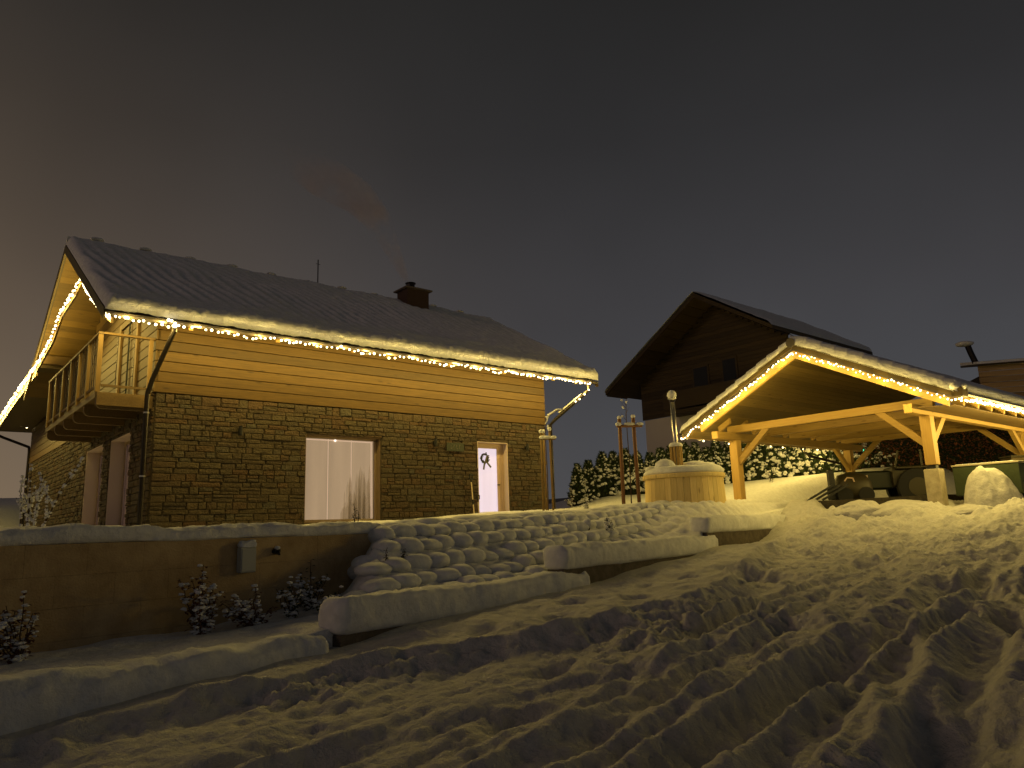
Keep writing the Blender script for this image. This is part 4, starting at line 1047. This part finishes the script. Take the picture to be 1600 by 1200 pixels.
# ================================================================== PLANTS
def snowy_leaf_plant(name, label, cat, x, y, h, w, seed, leafm, nl, ns, base_z=None, group=None, stems=5, spread=.5, lw=.035, snow_r=.030):
    gz = ground_z(x, y) if base_z is None else base_z
    rg = random.Random(seed); t = thing(name, label, cat, loc=(x, y, gz - .03), group=group)
    st_ = MB(); lf = MB(); sn = MB(); tips = []
    for k in range(stems):
        a = rg.uniform(0, 6.28); hh_ = h * (1 if k == 0 else rg.uniform(.4, .85)); r_ = 0 if k == 0 else w * rg.uniform(.5, 1.3) * .6
        pts = [(0, 0, 0)]
        for j in range(1, 6):
            f = j / 5; pts.append((r_ * math.cos(a) * f ** .8 + rg.uniform(-.02, .02), r_ * math.sin(a) * f ** .8 + rg.uniform(-.02, .02), hh_ * f))
        st_.tube(pts, [.010 * (1 - .13 * i) for i in range(6)], 5); tips.append(pts)
    def spot():
        pts = rg.choice(tips); f = rg.random() ** .9 * 5; i = min(4, int(f)); q = f - i
        p = [pts[i][c] * (1 - q) + pts[i + 1][c] * q for c in range(3)]
        rad = w * .13 * (1 - .6 * p[2] / h) + .015
        a = rg.uniform(0, 6.28); r_ = rad * rg.random() ** .5
        return (p[0] + r_ * math.cos(a), p[1] + r_ * math.sin(a), max(.02, p[2] + rg.uniform(-.05, .03)))
    for _ in range(nl):
        c = spot(); L = lw * rg.uniform(1.1, 2.2); a = rg.uniform(0, 6.28); dn = rg.uniform(-.9, .1)
        d = Vector((math.cos(a), math.sin(a), dn)).normalized(); s_ = d.cross(Vector((0, 0, 1))).normalized() * lw * .6
        c = Vector(c); m_ = c + d * L * .5 + Vector((0, 0, .008)); e_ = c + d * L
        lf.add([c, m_ + s_, e_, m_ - s_], [(0, 1, 2), (0, 2, 3)])
    for _ in range(ns):
        c = spot(); sn.blob((c[0], c[1], c[2] + .016), snow_r * rg.uniform(.4, 1.0), (1.25, 1.25, .6), .3, rg)
    part('stem', st_, BARK, t); part('foliage', lf, leafm, t, kind='stuff'); part('snow', sn, SNOW_C, t, kind='stuff')
    return t
def wt(t, n): return W_T(t, n)
G = 'snow-covered shrubs in the bed below the retaining wall'
for (t, n, h, w, sd, lb, m_, nl, ns) in (
    (.75, 1.55, .66, .46, 1, 'loose reddish shrub furthest left in the bed below the retaining wall', LEAF_R, 300, 110),
    (2.62, 1.62, .80, .52, 2, 'tallest snow-laden red-leaved shrub in the bed below the retaining wall', LEAF_R, 460, 170),
    (3.25, 1.50, .46, .50, 3, 'broad low red-leaved shrub just right of the tallest one in the bed', LEAF_R, 360, 130),
    (3.80, 1.55, .50, .24, 4, 'narrow upright snow-covered shrub below the grey wall box', LEAF_G, 160, 85),
    (4.28, 1.80, .66, .40, 5, 'sparse snowy shrub at the foot of the block slope, rightmost in the bed', LEAF_G, 190, 80)):
    x_, y_ = wt(t, n); snowy_leaf_plant('shrub', lb, 'shrub', x_, y_, h, w, sd, m_, nl, ns, group=G, stems=9)
x_, y_ = wt(4.25, 1.15); snowy_leaf_plant('shrub', 'low creeping snowy plant beside the end of the stepped wall', 'shrub', x_, y_, .26, .55, 8, LEAF_G, 150, 60, stems=6)
# snowy branches at far left behind the retaining wall
x_, y_ = -5.75, 8.75
gz = .05; rg = random.Random(5)
t = thing('shrub', 'bare snowy upright shrub at the far left, above the retaining wall', 'shrub', loc=(x_, y_, gz))
br = MB(); sn = MB()
def limb(p, d, L, r_, dep):
    p = Vector(p); pts = [p]; 
    for i in range(4):
        d = (d + Vector((rg.uniform(-.15, .15), rg.uniform(-.15, .15), .16))).normalized(); pts.append(pts[-1] + d * L / 4)
    br.tube(pts, [r_, r_ * .9, r_ * .8, r_ * .6, r_ * .4], 5)
    for i in range(1, 5):
        for q in range(4):
            f = rg.random(); c = pts[i - 1].lerp(pts[i], f); sn.blob((c.x, c.y, c.z + .008), .014 * rg.uniform(.7, 1.4), (1.1, 1.1, 1.0), .3, rg)
    if dep:
        for i in range(3): limb(pts[rg.choice((1, 2, 3))], Vector((rg.uniform(-1, .8), rg.uniform(-.5, .5), .6)).normalized(), L * .5, r_ * .6, dep - 1)
for k in range(4): limb((.05 * k, 0, 0), Vector((-.35 + .25 * k, 0, 1)).normalized(), .78 + .1 * (k % 2), .011, 1)
part('branches', br, BARK, t); part('snow', sn, SNOW_C, t, kind='stuff')
# little plants
for (x_, y_, h, w, sd, lb, m_, bz) in (
    (-2.62, 12.15, .50, .16, 21, 'small dark plant poking up in front of the large lit window', LEAF_G, .02),
    (.22, 21.6, .42, .40, 22, 'dark sprig of evergreen by the stone wall, right of the lit door', LEAF_G, None),
    (1.86, 15.6, .34, .34, 24, 'small plant bowed under snow on the terrace, left of the staked tree', LEAF_G, None),
    (1.95, 26.2, .62, .42, 25, 'distant reddish shrub on the snowfield at the corner of the house', LEAF_R, None),
    (9.25, 27.0, .62, .28, 26, 'tiny snowy conifer on the bright snow seen through the carport', LEAF_G, None),
    (1.87, 19.9, .30, .14, 27, 'tiny dark twiggy plant left of the two reddish stakes', LEAF_G, None),
    (-1.86, 10.75, .30, .10, 28, 'dark green plant stem showing in a gap low in the block slope', LEAF_G, None),
    (-1.66, 11.05, .22, .07, 29, 'small dark plant tip on the block slope beside the larger green stem', LEAF_G, None)):
    big = h > .3
    snowy_leaf_plant('plant', lb, 'plant', x_, y_, h, w, sd, m_, 90, 0 if sd in (21, 22, 28, 29) else (55 if sd == 24 else 26), bz, stems=4, lw=.028 if big else .02)
g_ = thing('snow_ball', 'round ball of snow on a low garden lamp, left of the bowed plant', 'garden lamp', loc=(1.45, 15.5, ground_z(1.45, 15.5)))
part('lamp_post', MB().tube([(0, 0, -.05), (0, 0, .10)], .05, 10), PIPE, g_); part('snow', MB().blob((0, 0, .13), .105, (1, 1, .95), .04, lv=3), SNOW_S, g_, True)

# ---- thuja hedge: every tree its own
def thuja_mesh(seed, h=1.0, w=.30):
    rg = random.Random(seed); lf = MB(); sn = MB()
    for _ in range(620):
        f = rg.random() ** .8; z = .04 + f * .96; rad = w * (1 - f) ** .62 * (.75 + .35 * rg.random()); a = rg.uniform(0, 6.28)
        c = Vector((rad * math.cos(a), rad * math.sin(a), z)); d = Vector((math.cos(a) * .6, math.sin(a) * .6, .75 + rg.uniform(-.4, .3))).normalized()
        s_ = d.cross(Vector((rg.uniform(-1, 1), rg.uniform(-1, 1), .3))).normalized() * rg.uniform(.012, .028); L = rg.uniform(.04, .085)
        lf.add([c - d * L * .4, c + s_, c + d * L, c - s_], [(0, 1, 2, 3)])
    for _ in range(170):
        f = rg.random() ** .9; z = .06 + f * .94; rad = w * (1 - f) ** .62 * 1.0; a = rg.uniform(0, 6.28)
        r_ = rg.uniform(.010, .034) * (1.15 - .5 * f)
        sn.blob((rad * math.cos(a), rad * math.sin(a), z), r_, (1.1, 1.1, rg.uniform(.7, 1.25)), .35, rg)
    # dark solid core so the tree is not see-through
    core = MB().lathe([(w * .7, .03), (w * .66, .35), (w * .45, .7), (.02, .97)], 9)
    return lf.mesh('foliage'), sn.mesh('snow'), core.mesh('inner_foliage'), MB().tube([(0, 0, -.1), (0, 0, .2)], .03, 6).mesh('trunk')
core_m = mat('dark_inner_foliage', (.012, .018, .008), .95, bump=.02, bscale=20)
TH_ = [thuja_mesh(60 + i, w=.21 + .015 * (i % 3)) for i in range(5)]
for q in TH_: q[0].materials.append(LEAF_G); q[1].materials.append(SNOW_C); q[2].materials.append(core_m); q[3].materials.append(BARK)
rg = random.Random(3)
names = ['at the far left end of the row', 'second from the left end of the row']
NT = 29
for k in range(NT):
    x_ = 2.45 + k * .47 + rg.uniform(-.05, .05); y_ = 28.8 + .06 * k + rg.uniform(-.12, .12)
    if 9.5 < x_ : y_ -= 0.2
    hgt = 1.72 + rg.uniform(-.14, .16) + (.35 if x_ > 8.6 else 0)
    w10 = ['', 'second', 'third', 'fourth', 'fifth', 'sixth', 'seventh', 'eighth', 'ninth', 'tenth', 'eleventh', 'twelfth', 'thirteenth', 'fourteenth', 'fifteenth', 'sixteenth', 'seventeenth', 'eighteenth', 'nineteenth', 'twentieth']
    wh = 'left of the tub' if x_ < 4.4 else 'behind the tub' if x_ < 7.2 else 'seen through the carport'
    if k == 0: lb = 'snowy columnar thuja at the free left end of the row behind the garden'
    elif k < 20: lb = 'snowy thuja %s, %s from the left end of its row' % (wh, w10[k])
    elif k == NT - 1: lb = 'snowy thuja at the right end of its row, beside the rusty hedge'
    else: lb = 'snowy thuja seen through the carport, %s from the right end of its row' % w10[NT - 1 - k]
    t = thing('thuja', lb, 'thuja', loc=(x_, y_, ground_z(x_, y_) - .05), rz=rg.uniform(0, 6.28), group='snow-laden thujas in a row behind the garden')
    t.scale = (hgt * rg.uniform(1.1, 1.3), hgt * rg.uniform(1.1, 1.3), hgt)
    q = TH_[k % 5]
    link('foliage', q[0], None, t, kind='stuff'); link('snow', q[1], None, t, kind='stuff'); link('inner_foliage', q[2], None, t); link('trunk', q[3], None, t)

# ---- rusty hedge behind the carport
hd = thing('hedge', 'tall rusty brown leafy hedge filling the back of the carport', 'hedge', loc=(16.5, 29.2, .4), rz=R(-14))
rg = random.Random(9); l1 = MB(); l2 = MB()
for _ in range(15000):
    x_ = rg.uniform(-4.3, 9); z = rg.uniform(0, 3.7) ; y_ = -.25 + rg.uniform(-.25, .25) - .12 * math.sin(x_ * 2.1) * math.sin(z * 2.3)
    if z > 3.2 + .3 * math.sin(x_ * 1.7) + .2 * math.sin(x_ * 4.1): continue
    if x_ < -4.0 + .5 * math.sin(z * 3): continue
    d = Vector((rg.uniform(-1, 1), rg.uniform(-1, .2), rg.uniform(-.7, .7))).normalized(); s_ = d.cross(Vector((.2, .3, 1))).normalized() * .035; L = .075; c = Vector((x_, y_, z))
    (l1 if rg.random() < .62 else l2).add([c - d * L * .5, c + s_, c + d * L, c - s_], [(0, 1, 2, 3)])
part('foliage', l1, LEAF_H, hd, kind='stuff'); part('foliage', l2, LEAF_H2, hd, kind='stuff')
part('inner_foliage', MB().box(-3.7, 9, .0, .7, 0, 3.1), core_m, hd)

# ================================================================== WALL FITTINGS, TOOLS, WREATH
bx = thing('meter_box', 'pale grey electric box with a snow top on the retaining wall', 'electric box', M_D @ Matrix.Translation((3.47, 2.10, -.07)))
part('housing', MB().box(-.11, .11, -.09, .0, -.37, -.045, .012), TIN, bx)
part('cover', MB().box(-.095, .095, -.098, -.088, -.35, -.07, .004), TIN, bx)
part('snow', cap_mesh(-.12, .12, -.105, .0, -.06, .085, 21, endr=.03, step=.03, sag=0), SNOW_S, bx, True)
kn = thing('wall_tap', 'small dark round wall tap with a dab of snow, right of the grey box', 'tap', M_D @ Matrix.Translation((3.93, 2.10, -.19)))
part('body', MB().tube([(0, .02, 0), (0, -.06, 0)], .045, 12), PIPE, kn); part('spout', MB().tube([(0, -.05, 0), (0, -.09, -.01), (0, -.10, -.05)], .014, 8), PIPE, kn)
part('snow', MB().blob((0, -.045, .045), .040, (1, 1, .7), .06, lv=2), SNOW_S, kn, True)
# snow shovels leaning on the facade
def hpos(u, v, z): return M_H @ Matrix.Translation((u, v, z))
s1 = thing('snow_shovel', 'long-handled snow pusher with pale shaft leaning on the stone wall left of the lit door', 'snow shovel', hpos(8.52, -.16, 0))
part('shaft', MB().tube([(0, -.12, .25), (-.02, -.02, 1.38)], .017, 8), SHAFT, s1)
part('grip', MB().tube([(-.02, -.02, 1.36), (-.023, -.015, 1.46)], .022, 8).box(-.08, .04, -.03, .0, 1.56, 1.60).box(-.085, -.06, -.03, 0, 1.44, 1.58).box(.02, .045, -.03, 0, 1.44, 1.58).box(-.085, .045, -.03, 0, 1.43, 1.465), BLACK, s1)
part('joint', MB().tube([(-.008, -.075, .72), (-.01, -.065, .86)], .024, 8), BLACK, s1)
part('blade', MB().box(-.28, .28, -.16, -.13, .12, .45, .01), BLACK, s1)
s2 = thing('snow_shovel', 'shorter snow shovel, just its black grip showing, nearest the lit door', 'snow shovel', hpos(8.74, -.13, 0))
part('shaft', MB().tube([(0, -.10, .25), (.01, -.02, .80)], .015, 8), SHAFT, s2)
part('grip', MB().tube([(.01, -.02, .80), (.01, -.02, .88)], .018, 8).box(-.05, .07, -.03, -.01, .97, 1.0).box(-.055, -.035, -.03, -.01, .87, .99).box(.055, .075, -.03, -.01, .87, .99), BLACK, s2)
wr = thing('wreath', 'dark twig wreath with hanging ribbon tails on the glowing front door', 'wreath', hpos(9.27, .165, 2.10))
b = MB(); rg = random.Random(2)
for k in range(3):
    b.tube([(.125 * (1 + .08 * math.sin(7 * a_ + k)) * math.cos(a_), -.01 + .012 * math.sin(5 * a_ + 2 * k), .125 * (1 + .08 * math.sin(7 * a_ + k)) * math.sin(a_)) for a_ in [2 * math.pi * i / 24 for i in range(25)]], .020, 6)
part('ring', b, mat('wreath_twig', (.035, .025, .012), .9), wr)
b = MB()
for _ in range(60):
    a_ = rg.uniform(0, 6.28); r_ = rg.uniform(.09, .17); c = Vector((r_ * math.cos(a_), -.03, r_ * math.sin(a_))); d = Vector((rg.uniform(-1, 1), -.2, rg.uniform(-1, 1))).normalized() * .04; s_ = d.cross(Vector((0, 1, 0))) * .4
    b.add([c - d, c + s_, c + d, c - s_], [(0, 1, 2, 3)])
part('leaves', b, LEAF_G, wr, kind='stuff')
part('ribbon', MB().beam((-.02, -.04, -.10), (-.07, -.04, -.34), .008, .055, (1, 0, .2)).beam((.02, -.04, -.08), (.21, -.04, -.27), .008, .055, (1, 0, .8)).beam((.0, -.05, -.10), (.07, -.05, .08), .012, .05, (1, 0, 0)), mat('hessian_ribbon', (.10, .085, .035), .9), wr)

# ================================================================== UNDER THE CARPORT
ld = thing('front_loader', 'dark machine with three black fork tines at the left of the carport', 'front loader', loc=(9.35, 22.0, .42), rz=R(-5))
body = MB().lathe([(.12, .0), (.42, .05), (.50, .3), (.47, .6), (.34, .82), (.10, .90)], 20, (.55, .3, .0)); body.v = [(x_ * 1.15, y_, z_) for x_, y_, z_ in body.v]
part('hood', body, OLIVE, ld, True)
part('mast', MB().box(-.14, .02, -.12, .05, .45, .97, .02).box(-.20, .12, -.10, .0, .10, .50, .03), BLACK, ld)
for (x_, y_) in ((-.1, -.2), (.1, -.24), (.30, -.28)):
    part('tine', MB().beam((x_ + .02, y_, .52), (x_ - .78, y_ - .12, .10), .045, .06), BLACK, ld)
part('handle', MB().tube([(.25, -.25, .62), (.32, -.28, .72), (.48, -.28, .70), (.52, -.25, .60)], .02, 8), PINKP, ld)
for (x_) in (.25, .85): part('wheel', MB().tube([(x_, -.22, .22), (x_, -.06, .22)], .22, 18), RUBBER, ld)
tr = thing('tractor', 'dark tractor parked in shadow behind the snow heaps of the carport', 'tractor', loc=(12.2, 24.2, .30), rz=R(-12))
part('hood', MB().box(-1.5, -.1, -.35, .35, .55, 1.15, .06), mat('dark_green_paint', (.010, .014, .007), .5), tr)
part('cab_frame', MB().box(-.1, .9, -.55, .55, .6, 1.25, .05).beam((.0, -.5, 1.2), (.15, -.5, 1.75), .05, .05).beam((.8, -.5, 1.2), (.8, -.5, 1.75), .05, .05), OLIVE, tr)
for (x_, r_) in ((-1.15, .36), (.55, .58)):
    for y_ in (-.75, .5):
        w_ = part('wheel', MB().tube([(x_, y_, r_), (x_, y_ + .25, r_)], r_, 24), RUBBER, tr)
        part('rim', MB().tube([(x_, y_ - .01, r_), (x_, y_ + .26, r_)], r_ * .5, 14), OLIVE, w_)
part('fender', MB().box(.0, 1.1, -.8, -.5, 1.15, 1.22, .02), OLIVE, tr)
part('reflector', MB().box(-1.25, -.80, -.37, -.352, .95, 1.02), PINKP, tr)
part('reflector', MB().box(.95, 1.15, -.815, -.8, .98, 1.14), PINKP, tr)
tl = thing('trailer', 'box trailer under a dark green tarpaulin with a pale rim, right of the carport post', 'trailer', M_C @ Matrix.Translation((0, 0, 0)))
part('tarpaulin', MB().box(.35, 4.1, -7.2, -5.80, .42, 1.13, .02), GREENT, tl)
part('rim', MB().box(.33, 4.12, -7.22, -5.78, 1.13, 1.17, .006), mat('pale_rim', (.42, .38, .27), .6), tl)
part('snow', MB().box(.4, 4.0, -7.1, -5.85, 1.171, 1.185, .005), SNOW, tl)
part('rope', MB().tube([(.36, -5.79, 1.12), (.8, -5.785, .92), (1.5, -5.785, 1.10)], .010, 5), ROPE, tl)
for u in (1.2, 2.6):
    part('wheel', MB().tube([(u, -5.85, .32), (u, -5.75, .32)], .26, 18), RUBBER, tl)
part('tail_lamp', MB().box(3.7, 3.86, -5.79, -5.76, 1.19, 1.27, .01), REDP, tl)
cr = thing('crate', 'open wooden crate with bent iron rods at the right edge of the picture', 'crate', loc=(13.15, 19.0, .22), rz=R(12))
for z in (.15, .50, .88): part('board', MB().box(-.1, 1.5, -.03, .0, z, z + .10, .006), PINE_X, cr)
part('lid', MB().box(-.14, 1.55, -.1, 1.0, .985, 1.03, .008), PINE_X, cr)
for x_ in (-.08, .7, 1.42): part('upright', MB().box(x_, x_ + .07, .002, .05, .0, .98), PINE_Z, cr)
part('back', MB().box(-.1, 1.5, .9, .95, 0, .98), DARKWOOD, cr)
for k, x_ in enumerate((.12, .38, .62, .9)):
    part('iron_rod', MB().tube([(x_, -.06, .9), (x_ + .07, -.08, .75), (x_ + (.05 if k % 2 else -.02), -.08, .55), (x_ + .08, -.06, .35), (x_ + .02, -.05, .22)], .014, 6), mat('rusty_iron_%d' % k, (.35, .22, .12), .6, .4) if k == 0 else bpy.data.materials['rusty_iron_0'], cr)
tb = thing('toolbox', 'dim wooden box with red lamp standing behind the trailer', 'box', loc=(14.7, 21.6, .3)); part('box_body', MB().box(-.4, .8, -.2, .3, 0, 1.25, .02), DARKWOOD, tb); part('lid', MB().box(-.42, .82, -.22, .32, 1.25, 1.3, .01), OLIVE, tb)

# snow heaps shovelled up at the mouth of the carport
def heap(label, x, y, z, sx, sy, sz, seed, rough=.12, lean=0):
    b = MB(); vs, fs = ICO[3]
    # extra subdivision by displacing a fine sphere
    out = []
    for v in vs:
        k = 1 + rough * float(fbm(v.x * 1.6 + seed, v.y * 1.6 + v.z * 1.3, seed, 5, .6)) + .05 * float(fbm(v.z * 5 + seed, v.x * 5 + v.y * 4, seed + 1, 3))
        zz_ = v.z * sz * k; out.append((v.x * sx * k * (1 - .42 * max(0, v.z)) + lean * max(0, v.z), v.y * sy * k, zz_))
    b.add(out, fs); o = part('snow_heap', b, SNOW_T, None, True); o.location = (x, y, z)
    o.modifiers.new('s', 'SUBSURF').levels = 1; o.modifiers['s'].render_levels = 1
    return tag(o, label, 'snow heap', 'heaps of cleared snow at the carport')
heap('tall upright lump of snow in front of the green trailer', 11.28, 17.6, .12, .66, .5, .98, 3, .36, -.2)
heap('wide crumbly snow heap in front of the dark forks', 8.6, 18.9, .08, .85, .6, .34, 5, .3)
heap('low rounded snow heap between the forks and the concrete post base', 9.6, 18.6, .06, 1.1, .7, .34, 6, .24)
heap('small snow heap at the foot of the concrete post base', 10.6, 17.5, .0, .8, .6, .22, 8, .3)
heap('broad snow heap at the right edge in front of the crate', 13.0, 17.2, .0, 1.5, .8, .62, 9, .25)

# ================================================================== STRINGS OF LIGHTS
bulb_me = MB().blob((0, 0, 0), 1, jit=0, lv=1).mesh('bulb', True); bulb_me.materials.append(BULB)
NB = [0]
def lights(label, M, pts, spacing, jitter, rad, power_m, seed, lamp_every=.7, loff=(0, 0, 0), group=None, sag=0, color=WARM, leak=None, lf=.05):
    t = thing('light_string', label, 'string lights', M, group)
    pts = [Vector(p) for p in pts]; rg = random.Random(seed)
    seg = [(pts[i + 1] - pts[i]).length for i in range(len(pts) - 1)]; tot = sum(seg)
    def at(d):
        for i, s_ in enumerate(seg):
            if d <= s_ or i == len(seg) - 1: return pts[i].lerp(pts[i + 1], min(1, d / s_))
            d -= s_
    wire = []; k = 0; d = 0
    while d < tot:
        p = at(d); w_ = abs(math.sin(d * math.pi / .9 + seed)) * sag
        q = p + Vector((rg.uniform(-jitter, jitter) * .4, rg.uniform(-jitter, jitter) * .4, -w_ + rg.uniform(-jitter, jitter)))
        wire.append(q)
        link('bulb', bulb_me, None, t, q, None, (rad * rg.uniform(.75, 1.15),) * 3); NB[0] += 1
        d += spacing * rg.uniform(.55, 1.45)
    part('wire', MB().tube(wire, .0045, 4), WIRE, t)
    if power_m:
        n = max(1, int(round(tot / lamp_every))); 
        for i in range(n):
            L = bpy.data.lights.new('string_light', 'POINT'); L.energy = power_m * tot / n; L.color = color; L.shadow_soft_size = .06
            L.cycles.max_bounces = 3
            o = bpy.data.objects.new('string_light', L); col.objects.link(o); o.parent = t; o.location = at((i + .5) * tot / n) + Vector(loff)
            if leak:
                L2 = L.copy(); L2.energy = L.energy * lf; o = bpy.data.objects.new('string_light', L2); col.objects.link(o); o.parent = t; o.location = at((i + .5) * tot / n) + Vector(leak)
    return t
gv, gz = EAVE_V - .17, EAVE_Z - .14
PW = 66.0
lights('long string of warm lights hanging under the gutter of the stone house', M_H,
       [(ROOF_U0 + .05, gv, gz)] + [(ROOF_U0 + .6 * k, gv, gz - (.05 if k % 3 else .0)) for k in range(1, 23)] + [(12.55, gv, gz)], .115, .030, .027, PW, 1, loff=(0, .06, -.09), leak=(0, -.16, -.12), sag=.05)
lights('short end of the string wound round the right-hand downpipe', M_H, [(12.55, gv, gz), (12.53, EAVE_V - .12, 4.30), (12.30, EAVE_V + .05, 4.0), (12.12, -.62, 3.80)], .19, .03, .028, PW * .12, 2, loff=(0, -.15, 0))
lights('little cluster of lights knotted round the top of the left-hand downpipe', M_H, [(-.12, gv, gz + .05), (.02, gv - .02, gz - .1), (.0, EAVE_V - .16, 4.36)], .075, .05, .034, 0, 3)
lights('dense lights climbing the right half of the balcony gable', M_H, [(-1.15, 2.98, 6.54), (-1.15, 2.25, 6.04), (-1.15, 1.44, 5.58), (-1.15, .4, 5.05), (-1.15, -.75, 4.55)], .060, .030, .022, PW * 1.0, 4, loff=(-.12, 0, -.05))
lights('dense lights running down the left half of the balcony gable', M_H, [(-1.15, 2.98, 6.54), (-1.18, 3.6, 6.32), (-1.25, 5.02, 6.07), (-1.27, 6.0, 5.60), (-1.33, 8.2, 5.16)], .066, .040, .024, PW * 1.0, 5, loff=(-.12, 0, -.05))
lights('dense lights along the verge of the low wing at the far left', M_H, [(-1.34, 8.2, 5.16), (-1.34, 13.0, 4.94), (-1.34, 18.5, 4.58)], .10, .05, .032, PW * .9, 6, loff=(-.12, 0, -.06))
lights('three stray lights at the far lower corner of the gable', M_H, [(-.35, 17.6, 4.72), (-.15, 18.2, 4.70)], .18, .05, .05, 4, 7, loff=(-.2, 0, 0))
zc = lambda v: cz(v) - .23
E_ = CE
lights('warm lights on the left verge of the carport gable', M_C, [(U0 - .05, CR_V, zc(CR_V)), (U0 - .05, CR_V + E_ + .05, zc(CR_V + E_))], .085, .045, .023, PW * .62, 8, loff=(-.30, 0, -.50), leak=(-.12, 0, -.06), lf=.16)
lights('warm lights on the right verge of the carport gable', M_C, [(U0 - .05, CR_V, zc(CR_V)), (U0 - .05, CR_V - E_ - .05, zc(CR_V + E_))], .085, .045, .021, PW * .62, 9, loff=(-.30, 0, -.50), leak=(-.12, 0, -.06), lf=.16)
lights('very dense lights along the right eaves of the carport, running out of the picture', M_C, [(U0 - .10, CR_V - E_ - .10, zc(CR_V + E_) + .04), (U0 + .3, CR_V - E_ - .24, zc(CR_V + E_) + .03), (U1, CR_V - E_ - .24, zc(CR_V + E_) + .03)], .058, .040, .024, PW * 1.1, 10, loff=(0, -.06, -.42), leak=(0, -.12, -.03), lf=.05)
lights('few hidden lights along the left eaves of the carport', M_C, [(U0 + .1, CR_V + E_ + .16, zc(CR_V + E_) + .03), (U1, CR_V + E_ + .16, zc(CR_V + E_) + .03)], 1.1, .03, .026, PW * .5, 11, loff=(0, .10, -.02))
gb = link('green_bulb', MB().blob((0, 0, 0), .045, jit=0, lv=2).mesh('green_bulb', True), BULB_G, None, (13.35, 28.4, 2.52)); tag(gb, 'single small green light at the back of the carport', 'light')

# ================================================================== CHIMNEY SMOKE
sm = bpy.data.materials.new('smoke'); sm.use_nodes = True; n = sm.node_tree; n.nodes.clear()
o_ = n.nodes.new('ShaderNodeOutputMaterial'); pv = n.nodes.new('ShaderNodeVolumePrincipled'); n.links.new(pv.outputs[0], o_.inputs['Volume'])
pv.inputs['Color'].default_value = (.93, .80, .80, 1); pv.inputs['Anisotropy'].default_value = .0
t_ = n.nodes.new('ShaderNodeTexCoord'); z_ = n.nodes.new('ShaderNodeTexNoise'); z_.inputs['Scale'].default_value = .8; z_.inputs['Detail'].default_value = 3
n.links.new(t_.outputs['Object'], z_.inputs['Vector']); m_ = n.nodes.new('ShaderNodeMapRange'); m_.inputs['From Min'].default_value = .36; m_.inputs['From Max'].default_value = .7
m_.inputs['To Min'].default_value = .0; m_.inputs['To Max'].default_value = 1.5; n.links.new(z_.outputs['Fac'], m_.inputs['Value']); sp_ = n.nodes.new('ShaderNodeSeparateXYZ'); n.links.new(t_.outputs['Object'], sp_.inputs[0]); mz = n.nodes.new('ShaderNodeMapRange')
mz.inputs['From Min'].default_value = 8.7; mz.inputs['From Max'].default_value = 13.8; mz.inputs['To Min'].default_value = 2.0; mz.inputs['To Max'].default_value = .0; n.links.new(sp_.outputs[2], mz.inputs['Value'])
mm_ = n.nodes.new('ShaderNodeMath'); mm_.operation = 'MULTIPLY'; n.links.new(m_.outputs[0], mm_.inputs[0]); n.links.new(mz.outputs[0], mm_.inputs[1]); n.links.new(mm_.outputs[0], pv.inputs['Density'])
smo = part('chimney_smoke', MB().tube([(-3.62, 24.9, 8.7), (-3.8, 24.9, 9.2), (-4.1, 24.9, 9.9), (-4.6, 24.9, 11.0), (-5.3, 24.9, 11.9), (-6.6, 24.9, 12.8), (-7.8, 24.9, 13.9), (-8.7, 24.9, 15.5), (-9.3, 24.9, 17.6)], [.12, .2, .3, .5, .65, .8, .85, .7, .3], 16), sm, None, True)
tag(smo, 'faint pinkish smoke drifting up left from the chimney', 'smoke')
print('bulbs', NB[0])
